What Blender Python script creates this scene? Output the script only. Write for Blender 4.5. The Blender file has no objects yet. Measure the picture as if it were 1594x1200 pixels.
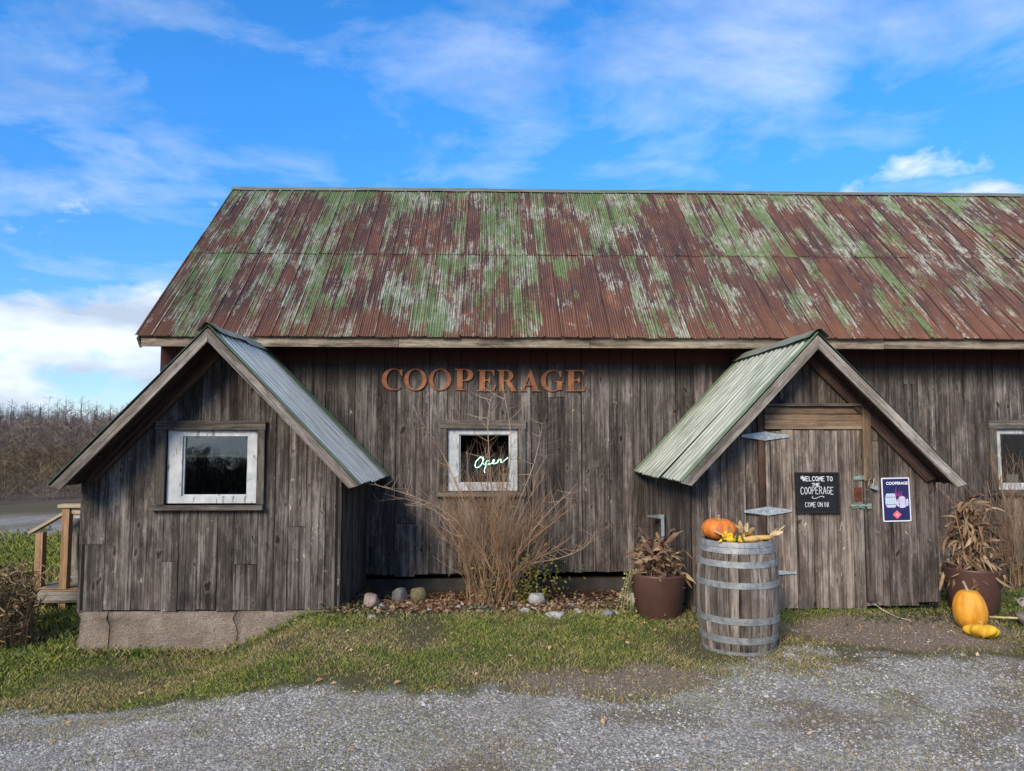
import bpy, bmesh, math, random
import numpy as np
from mathutils import Vector, Matrix, Euler

R = math.radians
random.seed(11)
rng = np.random.default_rng(5)
scene = bpy.context.scene
col = scene.collection

# ------------------------------------------------------------------ camera
cam_d = bpy.data.cameras.new('camera')
cam_d.sensor_width = 36.0
cam_d.lens = 26.2
cam_d.clip_start = 0.05
cam_d.clip_end = 3000
cam = bpy.data.objects.new('camera', cam_d)
col.objects.link(cam)
cam.location = (0, 0, 1.72)
cam.rotation_euler = (R(94.0), 0, R(-1.58))
scene.camera = cam

# ------------------------------------------------------------------ sky, sun, exposure
SUN_AZ = R(-152)      # measured from +Y towards +X: behind the camera, to the left
SUN_EL = R(30)
world = bpy.data.worlds.new('World')
scene.world = world
world.use_nodes = True
wn, wk = world.node_tree.nodes, world.node_tree.links
wn.clear()
def W(t, **kw):
    n = wn.new(t)
    for k, v in kw.items():
        setattr(n, k, v)
    return n
w_out = W('ShaderNodeOutputWorld'); w_bg = W('ShaderNodeBackground')
w_bg.inputs['Strength'].default_value = 0.105
sky = W('ShaderNodeTexSky', sky_type='NISHITA', sun_disc=False)
sky.sun_elevation = SUN_EL; sky.sun_rotation = SUN_AZ
sky.altitude = 300; sky.air_density = 1.0; sky.dust_density = 0.15; sky.ozone_density = 4.0
hsv = W('ShaderNodeHueSaturation'); hsv.inputs['Saturation'].default_value = 1.28; hsv.inputs['Value'].default_value = 1.10
wk.new(sky.outputs[0], hsv.inputs['Color'])
tc = W('ShaderNodeTexCoord'); sp = W('ShaderNodeSeparateXYZ')
wk.new(tc.outputs['Generated'], sp.inputs[0])
def wmath(op, a, b=None, c=None):
    n = W('ShaderNodeMath', operation=op)
    for i, v in enumerate((a, b, c)):
        if v is None: continue
        if isinstance(v, (int, float)): n.inputs[i].default_value = v
        else: wk.new(v, n.inputs[i])
    return n.outputs[0]
zz = wmath('MAXIMUM', wmath('ADD', sp.outputs[2], 0.06), 0.03)
cx = wmath('DIVIDE', sp.outputs[0], zz); cy = wmath('DIVIDE', sp.outputs[1], zz)
cb = W('ShaderNodeCombineXYZ'); wk.new(cx, cb.inputs[0]); wk.new(cy, cb.inputs[1])
def wnoise(vec, scale, off, detail=8, rough=0.55, dist=0.0, sc=(1, 1, 1)):
    m = W('ShaderNodeMapping'); m.inputs['Location'].default_value = off; m.inputs['Scale'].default_value = sc
    wk.new(vec, m.inputs[0])
    n = W('ShaderNodeTexNoise'); n.inputs['Scale'].default_value = scale; n.inputs['Detail'].default_value = detail
    n.inputs['Roughness'].default_value = rough; n.inputs['Distortion'].default_value = dist
    wk.new(m.outputs[0], n.inputs['Vector'])
    return n.outputs[0]
def wramp(fac, stops):
    n = W('ShaderNodeValToRGB')
    for i, (p, v) in enumerate(stops):
        e = n.color_ramp.elements[i] if i < 2 else n.color_ramp.elements.new(p)
        e.position = p; e.color = (v, v, v, 1)
    wk.new(fac, n.inputs[0]); return n.outputs[0]
# high thin cloud (planar layer) and a low bank of cumulus towards the horizon
HI_A, HI_B, LO_A, LO_B = (1.2, 7.3, 0.0), (7.9, 3.5, 0.0), (2.5, 1.8, 0.7), (1.9, 1.8, 7.7)
cover = wramp(sp.outputs[2], [(0.28, 0.0), (0.55, 0.075), (0.85, 0.30)])          # the high layer thickens overhead; extra unseen cloud added for neutral fill
n_hi = wmath('ADD', wmath('MULTIPLY', wnoise(cb.outputs[0], 1.9, HI_A, 10, 0.60, 0.25), 0.66), wmath('MULTIPLY', wnoise(cb.outputs[0], 0.55, HI_B, 3, 0.5), 0.40))
hi = wramp(wmath('ADD', n_hi, cover), [(0.54, 0.0), (0.84, 0.74)])
# broken cumulus lower down: separate puffs, closing into a bank at the horizon
n_lo = wmath('ADD', wmath('MULTIPLY', wnoise(tc.outputs['Generated'], 3.0, LO_A, 3, 0.5, 0.1, (1, 1, 2.2)), 0.62), wmath('MULTIPLY', wnoise(tc.outputs['Generated'], 11.0, LO_B, 8, 0.58, 0.2, (1, 1, 2.0)), 0.38))
bank = wmath('SUBTRACT', wmath('ADD', wramp(sp.outputs[2], [(0.10, 0.17), (0.21, 0.0)]), 0.0), wramp(sp.outputs[2], [(0.32, 0.0), (0.50, 0.3)]))
low = wramp(wmath('ADD', n_lo, bank), [(0.545, 0.0), (0.625, 0.92)])
cl = wmath('MINIMUM', wmath('MAXIMUM', hi, low), 0.95)
wmix = W('ShaderNodeMix', data_type='RGBA')
hz = W('ShaderNodeValToRGB'); wk.new(sp.outputs[2], hz.inputs[0])      # clear cold air: little glare at the horizon
hz.color_ramp.elements[0].position = 0.0; hz.color_ramp.elements[0].color = (0.42, 0.47, 0.58, 1)
hz.color_ramp.elements[1].position = 0.42; hz.color_ramp.elements[1].color = (0.92, 0.98, 1.06, 1)
hm = W('ShaderNodeMix', data_type='RGBA', blend_type='MULTIPLY'); hm.inputs[0].default_value = 1.0
wk.new(hsv.outputs[0], hm.inputs[6]); wk.new(hz.outputs[0], hm.inputs[7])
wk.new(cl, wmix.inputs[0]); wk.new(hm.outputs[2], wmix.inputs[6])
cshade = wnoise(tc.outputs['Generated'], 7.0, (0.3, 0.2, 0.1), 6, 0.5, 0.0, (1, 1, 3))
ccol = W('ShaderNodeValToRGB'); wk.new(cshade, ccol.inputs[0])
ccol.color_ramp.elements[0].position = 0.35; ccol.color_ramp.elements[0].color = (2.5, 2.95, 3.6, 1)
ccol.color_ramp.elements[1].position = 0.60; ccol.color_ramp.elements[1].color = (4.4, 4.7, 5.1, 1)
wk.new(ccol.outputs[0], wmix.inputs[7])
wk.new(wmix.outputs[2], w_bg.inputs[0]); wk.new(w_bg.outputs[0], w_out.inputs[0])

sun_d = bpy.data.lights.new('sun', 'SUN')
sun_d.energy = 2.0; sun_d.angle = R(22); sun_d.color = (1.0, 0.865, 0.69)
sun = bpy.data.objects.new('sun', sun_d); col.objects.link(sun)
sdir = Vector((math.sin(SUN_AZ) * math.cos(SUN_EL), math.cos(SUN_AZ) * math.cos(SUN_EL), math.sin(SUN_EL)))
sun.location = sdir * 60
sun.rotation_euler = sdir.to_track_quat('Z', 'Y').to_euler()

vs = scene.view_settings
vs.view_transform = 'Standard'; vs.look = 'None'; vs.exposure = 1.15; vs.gamma = 1.0
vs.use_curve_mapping = False

# ------------------------------------------------------------------ helpers
WL = {}     # world position of every object (parents are never rotated)
def empty(name, loc):
    o = bpy.data.objects.new(name, None); col.objects.link(o)
    o.empty_display_size = 0.2
    o.location = loc; WL[o.name] = Vector(loc); return o
def tag(o, label, cat, group=None):
    o['label'] = label; o['category'] = cat
    if group: o['group'] = group
    return o
def put(o, parent, loc, rot=None):
    loc = Vector(loc); WL[o.name] = loc
    if parent is not None:
        o.parent = parent; o.location = loc - WL[parent.name]
    else:
        o.location = loc
    if rot is not None: o.rotation_euler = rot
    return o
def mk(name, verts, faces, mat, parent=None, loc=(0, 0, 0), rot=None, smooth=False):
    me = bpy.data.meshes.new(name)
    me.from_pydata([tuple(v) for v in verts], [], faces)
    if mat: me.materials.append(mat)
    if smooth: me.polygons.foreach_set('use_smooth', [True] * len(me.polygons))
    me.update()
    o = bpy.data.objects.new(name, me); col.objects.link(o)
    return put(o, parent, loc, rot)
def inst(src, name, parent, loc, rot=None, scale=None):
    o = bpy.data.objects.new(name, src); col.objects.link(o)
    put(o, parent, loc, rot)
    if scale: o.scale = scale
    return o
class MB:
    def __init__(s): s.v = []; s.f = []
    def add(s, v, f):
        n = len(s.v); s.v += [tuple(p) for p in v]; s.f += [tuple(i + n for i in q) for q in f]
    def box(s, x0, x1, y0, y1, z0, z1):
        s.add([(x0,y0,z0),(x1,y0,z0),(x1,y1,z0),(x0,y1,z0),(x0,y0,z1),(x1,y0,z1),(x1,y1,z1),(x0,y1,z1)],
              [(0,3,2,1),(4,5,6,7),(0,1,5,4),(1,2,6,5),(2,3,7,6),(3,0,4,7)])
    def quad(s, a, b, c, d): s.add([a, b, c, d], [(0, 1, 2, 3)])
    def tube(s, pts, rad, n=5, cap=True):
        pts = [Vector(p) for p in pts]; k = len(pts)
        if not hasattr(rad, '__len__'): rad = [rad] * k
        v = []; ref = None
        for i, p in enumerate(pts):
            t = (pts[min(i + 1, k - 1)] - pts[max(i - 1, 0)])
            if t.length < 1e-9: t = Vector((0, 0, 1))
            t.normalize()
            if ref is None: ref = t.orthogonal().normalized()
            ref = (ref - t * ref.dot(t))
            ref = ref.normalized() if ref.length > 1e-6 else t.orthogonal().normalized()
            b = t.cross(ref)
            for j in range(n):
                a = 2 * math.pi * j / n
                v.append(p + (ref * math.cos(a) + b * math.sin(a)) * rad[i])
        f = [(i*n+j, i*n+(j+1)%n, (i+1)*n+(j+1)%n, (i+1)*n+j) for i in range(k-1) for j in range(n)]
        if cap: f += [tuple(reversed(range(n))), tuple(range((k-1)*n, k*n))]
        s.add(v, f)
    def lathe(s, prof, n=24, c=(0, 0, 0)):
        v = []; k = len(prof)
        for r, z in prof:
            for j in range(n):
                a = 2*math.pi*j/n; v.append((c[0]+r*math.cos(a), c[1]+r*math.sin(a), c[2]+z))
        f = [(i*n+j, i*n+(j+1)%n, (i+1)*n+(j+1)%n, (i+1)*n+j) for i in range(k-1) for j in range(n)]
        s.add(v, f)
    def build(s, name, mat, parent=None, loc=(0,0,0), rot=None, smooth=False):
        return mk(name, s.v, s.f, mat, parent, loc, rot, smooth)
def npmesh(name, V, F, mat, attrs=None, smooth=False):
    """big mesh from numpy: V (n,3), F (m,k)"""
    me = bpy.data.meshes.new(name); k = F.shape[1]
    me.vertices.add(len(V)); me.vertices.foreach_set('co', V.astype(np.float32).ravel())
    me.loops.add(F.size); me.loops.foreach_set('vertex_index', F.astype(np.int32).ravel())
    me.polygons.add(len(F)); me.polygons.foreach_set('loop_start', np.arange(0, F.size, k, dtype=np.int32))
    me.polygons.foreach_set('loop_total', np.full(len(F), k, dtype=np.int32))
    if smooth: me.polygons.foreach_set('use_smooth', np.ones(len(F), dtype=bool))
    me.update(calc_edges=True)
    for nm, arr in (attrs or {}).items():
        a = me.attributes.new(nm, 'FLOAT', 'POINT'); a.data.foreach_set('value', arr.astype(np.float32))
    if mat: me.materials.append(mat)
    o = bpy.data.objects.new(name, me); col.objects.link(o); WL[o.name] = Vector((0, 0, 0)); return o
# value noise for laying things out
def vnoise(x, y, seed=0):
    xi = np.floor(x).astype(np.int64); yi = np.floor(y).astype(np.int64); xf = x - xi; yf = y - yi
    def h(a, b):
        n = (a * 374761393 + b * 668265263 + seed * 982451653) & 0x7fffffff
        n = ((n ^ (n >> 13)) * 1274126177) & 0x7fffffff
        return ((n ^ (n >> 16)) & 0xffff) / 65535.0
    u = xf*xf*(3-2*xf); w = yf*yf*(3-2*yf)
    return (h(xi,yi)*(1-u)+h(xi+1,yi)*u)*(1-w)+(h(xi,yi+1)*(1-u)+h(xi+1,yi+1)*u)*w
def fbm(x, y, sc=1.0, seed=0, oct=4):
    x = np.asarray(x, float)*sc; y = np.asarray(y, float)*sc; t = 0; a = 0.5; tot = 0
    for i in range(oct):
        t = t + a*vnoise(x+17.3*i+1000, y+9.1*i+1000, seed+i); tot += a; a *= 0.5; x = x*2.03; y = y*2.03
    return t/tot
def S(t):
    t = np.clip(t, 0, 1); return t*t*(3-2*t)

# ------------------------------------------------------------------ materials
class NT:
    def __init__(s, name, rough=0.8, metal=0.0, spec=0.3):
        s.m = bpy.data.materials.new(name); s.m.use_nodes = True
        s.n = s.m.node_tree.nodes; s.l = s.m.node_tree.links
        s.b = s.n['Principled BSDF']
        s.b.inputs['Roughness'].default_value = rough; s.b.inputs['Metallic'].default_value = metal
        s.b.inputs['Specular IOR Level'].default_value = spec
    def new(s, t, **kw):
        n = s.n.new(t)
        for k, v in kw.items(): setattr(n, k, v)
        return n
    def obj(s): return s.new('ShaderNodeTexCoord').outputs['Object']
    def pos(s): return s.new('ShaderNodeNewGeometry').outputs['Position']
    def rand(s): return s.new('ShaderNodeObjectInfo').outputs['Random']
    def math(s, op, a, b=None):
        n = s.new('ShaderNodeMath', operation=op)
        for i, v in enumerate((a, b)):
            if v is None: continue
            if isinstance(v, (int, float)): n.inputs[i].default_value = v
            else: s.l.new(v, n.inputs[i])
        return n.outputs[0]
    def vshift(s, vec, amt=40.0):
        r = s.rand(); c = s.new('ShaderNodeCombineXYZ')
        s.l.new(s.math('MULTIPLY', r, amt), c.inputs[0]); s.l.new(s.math('MULTIPLY', r, amt*1.7), c.inputs[1]); s.l.new(s.math('MULTIPLY', r, amt*2.3), c.inputs[2])
        a = s.new('ShaderNodeVectorMath', operation='ADD'); s.l.new(vec, a.inputs[0]); s.l.new(c.outputs[0], a.inputs[1]); return a.outputs[0]
    def noise(s, vec, scale=1.0, sc=(1,1,1), detail=5, rough=0.55, dist=0.0, out=0):
        m = s.new('ShaderNodeMapping'); m.inputs['Scale'].default_value = sc; s.l.new(vec, m.inputs[0])
        n = s.new('ShaderNodeTexNoise'); n.inputs['Scale'].default_value = scale; n.inputs['Detail'].default_value = detail
        n.inputs['Roughness'].default_value = rough; n.inputs['Distortion'].default_value = dist
        s.l.new(m.outputs[0], n.inputs['Vector']); return n.outputs[out]
    def voro(s, vec, scale=1.0, sc=(1,1,1), out='Distance', feature='F1'):
        m = s.new('ShaderNodeMapping'); m.inputs['Scale'].default_value = sc; s.l.new(vec, m.inputs[0])
        n = s.new('ShaderNodeTexVoronoi', feature=feature); n.inputs['Scale'].default_value = scale
        s.l.new(m.outputs[0], n.inputs['Vector']); return n.outputs[out]
    def ramp(s, fac, stops, interp='LINEAR'):
        n = s.new('ShaderNodeValToRGB'); n.color_ramp.interpolation = interp
        for i, (p, c) in enumerate(stops):
            e = n.color_ramp.elements[i] if i < 2 else n.color_ramp.elements.new(p)
            if isinstance(c, (int, float)): c = (c, c, c)
            e.position = p; e.color = (*c, 1)
        s.l.new(fac, n.inputs[0]); return n.outputs[0]
    def mix(s, fac, a, b, mode='MIX'):
        n = s.new('ShaderNodeMix', data_type='RGBA', blend_type=mode)
        for i, v in ((0, fac), (6, a), (7, b)):
            if isinstance(v, (int, float)): n.inputs[i].default_value = v if i == 0 else (v, v, v, 1)
            elif isinstance(v, tuple): n.inputs[i].default_value = (*v, 1)
            else: s.l.new(v, n.inputs[i])
        return n.outputs[2]
    def sep(s, vec, i):
        n = s.new('ShaderNodeSeparateXYZ'); s.l.new(vec, n.inputs[0]); return n.outputs[i]
    def attr(s, nm): return s.new('ShaderNodeAttribute', attribute_name=nm).outputs['Fac']
    def color(s, c):
        if isinstance(c, tuple): s.b.inputs['Base Color'].default_value = (*c, 1)
        else: s.l.new(c, s.b.inputs['Base Color'])
    def bump(s, h, strength=0.4, dist=0.01):
        n = s.new('ShaderNodeBump'); n.inputs['Strength'].default_value = strength; n.inputs['Distance'].default_value = dist
        s.l.new(h, n.inputs['Height']); s.l.new(n.outputs[0], s.b.inputs['Normal'])

def wood(name, dark, mid, light, grain=1.0, vary=(0.62, 1.38), red=False, knots=True, bumpk=0.6, moss=None):
    t = NT(name, 0.88, 0, 0.2)
    o = t.vshift(t.obj())
    warp = t.noise(o, 1.0, (3.5, 3.5, 1.6), 3, 0.5)
    fine = t.noise(o, 1.0, (75*grain, 75*grain, 1.6*grain), 6, 0.62, 0.35)
    streak = t.noise(o, 1.0, (16*grain, 16*grain, 0.55*grain), 5, 0.6, 0.6)
    patch = t.noise(o, 1.0, (4.0, 4.0, 1.1), 5, 0.6, 0.3)
    mott = t.noise(o, 1.0, (26, 26, 7.5), 6, 0.72, 0.5)
    f = t.math('ADD', t.math('ADD', t.math('MULTIPLY', fine, 0.36), t.math('MULTIPLY', mott, 0.30)), t.math('ADD', t.math('MULTIPLY', streak, 0.34), t.math('MULTIPLY', patch, 0.34)))
    c = t.ramp(f, [(0.545, dark), (0.655, mid), (0.775, light)])
    c = t.mix(t.ramp(warp, [(0.40, 0.0), (0.72, 0.55)]), c, (mid[0]*0.75, mid[1]*0.68, mid[2]*0.64))
    # silvery worn raised grain
    worn = t.math('MULTIPLY', t.ramp(fine, [(0.58, 0.0), (0.74, 1.0)]), t.ramp(patch, [(0.42, 0.0), (0.68, 0.8)]))
    c = t.mix(worn, c, (light[0]*1.25, light[1]*1.25, light[2]*1.22))
    if knots:
        vk = t.noise(o, 1.0, (10, 10, 6), 2, 0.5, 0, 1)
        vm = t.new('ShaderNodeMix', data_type='VECTOR'); vm.inputs[0].default_value = 0.12
        t.l.new(o, vm.inputs[4]); t.l.new(vk, vm.inputs[5])
        kd = t.voro(vm.outputs[1], 1.0, (7.5, 7.5, 3.1))
        ring = t.ramp(kd, [(0.07, 1.0), (0.13, 0.0)])
        halo = t.ramp(kd, [(0.12, 0.0), (0.17, 0.8), (0.26, 0.0)])
        c = t.mix(t.math('MULTIPLY', halo, 0.22), c, (light[0]*1.1, light[1]*1.02, light[2]*0.95))
        c = t.mix(t.math('MULTIPLY', ring, 0.85), c, (dark[0]*0.7, dark[1]*0.62, dark[2]*0.55))
        # pale gouges where fibres have lifted
        g = t.noise(o, 1.0, (17, 17, 9.0), 4, 0.6, 1.6)
        c = t.mix(t.math('MULTIPLY', t.ramp(g, [(0.655, 0.0), (0.69, 1.0)]), t.ramp(patch, [(0.46, 0.0), (0.58, 0.85)])), c, (light[0]*1.7, light[1]*1.6, light[2]*1.5))
    # splits
    sl = t.noise(o, 1.0, (38, 38, 0.45), 2, 0.4, 0.2)
    crack = t.ramp(sl, [(0.30, 1.0), (0.345, 0.0)])
    c = t.mix(t.math('MULTIPLY', crack, 0.75), c, (0.008, 0.007, 0.006))
    c = t.mix(1.0, c, (1.02, 1.0, 0.965), 'MULTIPLY')
    r = t.rand(); rb = t.ramp(r, [(0.0, vary[0]), (1.0, vary[1])])
    c = t.mix(1.0, c, rb, 'MULTIPLY')
    hr = t.math('FRACT', t.math('MULTIPLY', r, 17.31))
    c = t.mix(t.ramp(hr, [(0.0, 0.0), (1.0, 0.35)]), c, t.mix(1.0, c, (1.07, 0.97, 0.89), 'MULTIPLY'))
    if red:
        p = t.pos(); z = t.sep(p, 2)
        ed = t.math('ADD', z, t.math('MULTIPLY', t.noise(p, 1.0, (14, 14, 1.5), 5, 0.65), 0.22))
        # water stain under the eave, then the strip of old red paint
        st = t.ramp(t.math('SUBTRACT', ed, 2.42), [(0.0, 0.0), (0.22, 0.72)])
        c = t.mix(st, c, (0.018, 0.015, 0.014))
        c = t.mix(t.ramp(t.math('SUBTRACT', ed, 2.72), [(0.0, 0.0), (0.06, 0.9)]), c, (0.060, 0.021, 0.017))
    if moss:
        p = t.pos()
        c = t.mix(t.math('MULTIPLY', t.ramp(t.noise(p, 1.0, (1.3, 3, 9), 5, 0.7), [(0.54, 0.0), (0.68, 0.8)]), 1.0), c, moss)
    t.color(c)
    h = t.math('SUBTRACT', t.math('ADD', t.math('MULTIPLY', fine, 0.6), t.math('MULTIPLY', streak, 0.5)), crack)
    t.bump(h, bumpk, 0.006)
    return t.m
M = {}
M['barn'] = wood('barn_wood', (0.0156,0.0133,0.0121), (0.0720,0.0626,0.0576), (0.2310,0.2100,0.1946), red=True)
M['shed'] = wood('shed_wood', (0.0140,0.0125,0.0117), (0.0605,0.0533,0.0497), (0.2100,0.1918,0.1785))
M['porch'] = wood('porch_wood', (0.0148,0.0121,0.0105), (0.0677,0.0569,0.0497), (0.2170,0.1918,0.1715))
M['door'] = wood('door_wood', (0.030,0.025,0.021), (0.125,0.105,0.090), (0.34,0.302,0.262))
M['trim'] = wood('trim_wood', (0.030,0.027,0.024), (0.095,0.086,0.076), (0.215,0.198,0.176), knots=False)
M['rake'] = wood('rake_wood', (0.045,0.041,0.037), (0.150,0.138,0.124), (0.36,0.335,0.305), knots=False)
M['fascia'] = wood('fascia_wood', (0.065,0.052,0.038), (0.20,0.168,0.125), (0.40,0.35,0.28), knots=False, vary=(0.85,1.15), moss=(0.028,0.026,0.016))
M['rafter'] = wood('rafter_wood', (0.016,0.011,0.009), (0.055,0.034,0.027), (0.12,0.082,0.064), knots=False)
M['brownpost'] = wood('brown_post_wood', (0.06,0.042,0.028), (0.15,0.108,0.072), (0.27,0.21,0.15), knots=False)
M['newwood'] = wood('cedar_wood', (0.13,0.080,0.045), (0.27,0.170,0.095), (0.40,0.275,0.165), knots=False, vary=(0.9,1.1), bumpk=0.3)
M['railwood'] = wood('rail_wood', (0.22,0.18,0.12), (0.42,0.36,0.25), (0.58,0.52,0.40), knots=False, vary=(0.9,1.1), bumpk=0.3)
M['stave'] = wood('stave_wood', (0.034,0.029,0.025), (0.135,0.117,0.100), (0.335,0.300,0.262), grain=1.2, vary=(0.50,1.30), knots=False)
M['oldstave'] = wood('old_stave_wood', (0.05,0.047,0.043), (0.14,0.132,0.122), (0.27,0.255,0.235), vary=(0.8,1.1), knots=False)

def simple(name, c, rough=0.7, metal=0.0, spec=0.3, var=0.25, sc=12, bumpk=0.0, c2=None):
    t = NT(name, rough, metal, spec)
    n = t.noise(t.vshift(t.obj(), 9), sc, detail=6)
    lo = tuple(v*(1-var) for v in c); hi_ = c2 if c2 else tuple(min(v*(1+var), 0.9) for v in c)
    t.color(t.ramp(n, [(0.32, lo), (0.68, hi_)]))
    if bumpk: t.bump(n, bumpk, 0.01)
    return t.m
M['dark'] = simple('dark_lining', (0.010,0.009,0.008), 0.95)
M['galv'] = simple('galvanised_steel', (0.30,0.34,0.36), 0.5, 0.35, 0.5, 0.3, 30)
M['hoop'] = simple('hoop_steel', (0.25,0.262,0.258), 0.55, 0.3, 0.4, 0.35, 22, 0.1)
M['hinge'] = simple('hinge_steel', (0.36,0.40,0.42), 0.5, 0.3, 0.4, 0.3, 40)
M['rustmetal'] = simple('rusted_iron', (0.11,0.035,0.02), 0.85, 0, 0.2, 0.4, 40, 0.3)
M['greenmetal'] = simple('green_worn_steel', (0.20,0.27,0.22), 0.6, 0.2, 0.4, 0.4, 40)
M['brass'] = simple('dull_brass', (0.42,0.34,0.17), 0.5, 0.4, 0.4, 0.3, 40)
def letter_mat():
    t = NT('rust_letter', 0.72, 0.0, 0.3)
    o = t.pos()
    c = t.ramp(t.noise(o, 7.0, detail=8, rough=0.72), [(0.30, (0.12,0.045,0.024)), (0.50, (0.27,0.105,0.042)), (0.72, (0.42,0.20,0.088))])
    c = t.mix(t.ramp(t.rand(), [(0.0, 0.0), (1.0, 0.6)]), c, t.mix(1.0, c, (0.78,0.70,0.72), 'MULTIPLY'))
    c = t.mix(t.ramp(t.noise(o, 34.0, (1,1,0.3), 4), [(0.58, 0.0), (0.72, 0.6)]), c, (0.12,0.05,0.03))
    t.color(c); return t.m
M['letter'] = letter_mat()
def paint_mat():
    t = NT('peeling_white_paint', 0.6, 0, 0.35)
    o = t.pos()
    n = t.noise(o, 1.0, (26,26,7), 6, 0.65)
    c = t.ramp(t.noise(o, 9.0), [(0.3, (0.36,0.385,0.385)), (0.7, (0.54,0.56,0.555))])
    c = t.mix(t.ramp(n, [(0.585, 0.0), (0.64, 0.85)]), c, (0.16,0.135,0.11))
    c = t.mix(t.ramp(t.noise(o, 1.0, (90,90,5), 3), [(0.62, 0.0), (0.70, 0.55)]), c, (0.20,0.19,0.18))
    t.color(c); t.bump(n, 0.25, 0.004); return t.m
M['paint'] = paint_mat()
def glass_mat():
    m = bpy.data.materials.new('window_glass'); m.use_nodes = True
    n, l = m.node_tree.nodes, m.node_tree.links; n.clear()
    o = n.new('ShaderNodeOutputMaterial'); mx = n.new('ShaderNodeMixShader'); tr = n.new('ShaderNodeBsdfTransparent'); gl = n.new('ShaderNodeBsdfGlossy')
    tr.inputs[0].default_value = (0.80, 0.86, 0.84, 1); gl.inputs['Roughness'].default_value = 0.02; gl.inputs[0].default_value = (0.95, 0.95, 0.95, 1)
    fr = n.new('ShaderNodeFresnel'); fr.inputs[0].default_value = 1.6
    mu = n.new('ShaderNodeMath'); mu.operation = 'MULTIPLY'; mu.inputs[1].default_value = 2.0; mu.use_clamp = True     # two faces of the pane
    l.new(fr.outputs[0], mu.inputs[0]); l.new(mu.outputs[0], mx.inputs[0]); l.new(tr.outputs[0], mx.inputs[1]); l.new(gl.outputs[0], mx.inputs[2])
    g = n.new('ShaderNodeTexNoise'); g.inputs['Scale'].default_value = 3.0
    b = n.new('ShaderNodeBump'); b.inputs['Strength'].default_value = 0.05; b.inputs['Distance'].default_value = 0.02
    l.new(g.outputs[0], b.inputs['Height']); l.new(b.outputs[0], gl.inputs['Normal'])
    l.new(mx.outputs[0], o.inputs[0]); return m
M['glass'] = glass_mat()
def rust_roof():
    t = NT('rusted_painted_sheet', 0.72, 0.0, 0.3)
    p = t.pos(); r = t.rand()
    o = t.vshift(p, 0.35)
    # paint survives in patches drawn out down the slope; sheets differ
    big = t.noise(p, 1.0, (0.9, 0.6, 0.6), 3, 0.6, 0.4)
    med = t.noise(o, 1.0, (4.6, 1.5, 1.5), 9, 0.74, 0.4)
    run = t.noise(p, 1.0, (46, 1.0, 1.0), 5, 0.65)                 # runs following the corrugations
    fine = t.noise(p, 1.0, (80, 6.0, 6.0), 5, 0.7)
    spk = t.noise(p, 1.0, (30, 18, 18), 5, 0.75)
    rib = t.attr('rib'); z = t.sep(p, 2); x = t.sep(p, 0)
    e = t.math('ADD', t.math('ADD', t.math('MULTIPLY', big, 0.30), t.math('MULTIPLY', med, 0.52)), t.math('ADD', t.math('MULTIPLY', run, 0.34), t.math('MULTIPLY', spk, 0.20)))
    e = t.math('ADD', e, t.math('MULTIPLY', t.math('SUBTRACT', r, 0.5), 0.095))
    e = t.math('SUBTRACT', e, t.math('MULTIPLY', x, 0.0022))
    e = t.math('ADD', e, t.ramp(t.math('SUBTRACT', z, 5.0), [(0.25, 0.0), (0.75, 0.055)]))     # paint kept under the ridge
    e = t.math('SUBTRACT', e, t.ramp(t.math('SUBTRACT', z, 2.9), [(0.05, 0.035), (0.5, 0.0)]))  # worn off along the eave
    rust = t.ramp(t.math('ADD', t.math('MULTIPLY', t.noise(o, 1.0, (4, 1.4, 1.4), 7, 0.68), 0.7), t.math('MULTIPLY', run, 0.3)),
                  [(0.36, (0.054,0.035,0.038)), (0.47, (0.098,0.049,0.043)), (0.57, (0.148,0.068,0.047)), (0.70, (0.25,0.118,0.063))])
    rust = t.mix(t.ramp(t.math('SUBTRACT', z, 2.9), [(0.05, 0.55), (0.55, 0.0)]), rust, (0.20,0.088,0.045))
    green = t.ramp(t.math('ADD', t.math('MULTIPLY', spk, 0.5), t.math('MULTIPLY', run, 0.5)), [(0.36, (0.075,0.108,0.040)), (0.5, (0.115,0.180,0.070)), (0.64, (0.21,0.285,0.145))])
    pale = t.ramp(fine, [(0.3, (0.26,0.255,0.21)), (0.7, (0.50,0.51,0.46))])
    pm = t.ramp(e, [(0.692, 0.0), (0.712, 1.0)])
    c = t.mix(t.math('MULTIPLY', pm, 0.93), rust, green)
    wm = t.math('MULTIPLY', t.ramp(e, [(0.668, 0.0), (0.692, 1.0), (0.742, 1.0), (0.785, 0.0)]), t.ramp(t.math('ADD', t.math('MULTIPLY', t.noise(p, 1.0, (1.6, 1.0, 1.0), 5, 0.7), 0.6), t.math('MULTIPLY', run, 0.4)), [(0.485, 0.0), (0.555, 1.0)]))
    c = t.mix(t.math('MULTIPLY', wm, t.ramp(fine, [(0.40, 0.15), (0.58, 1.0)])), c, pale)
    # thin pale scratches on the ribs, grime and painted corrugation shade in the valleys
    c = t.mix(t.math('MULTIPLY', t.ramp(t.noise(p, 1.0, (95, 1.6, 1.6), 4, 0.7), [(0.56, 0.0), (0.68, 0.65)]), rib), c, (0.34,0.31,0.26))
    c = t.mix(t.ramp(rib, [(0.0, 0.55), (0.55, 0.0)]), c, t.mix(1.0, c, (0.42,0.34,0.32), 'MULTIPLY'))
    t.color(c); t.bump(spk, 0.12, 0.004); return t.m
M['roof'] = rust_roof()
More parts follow.
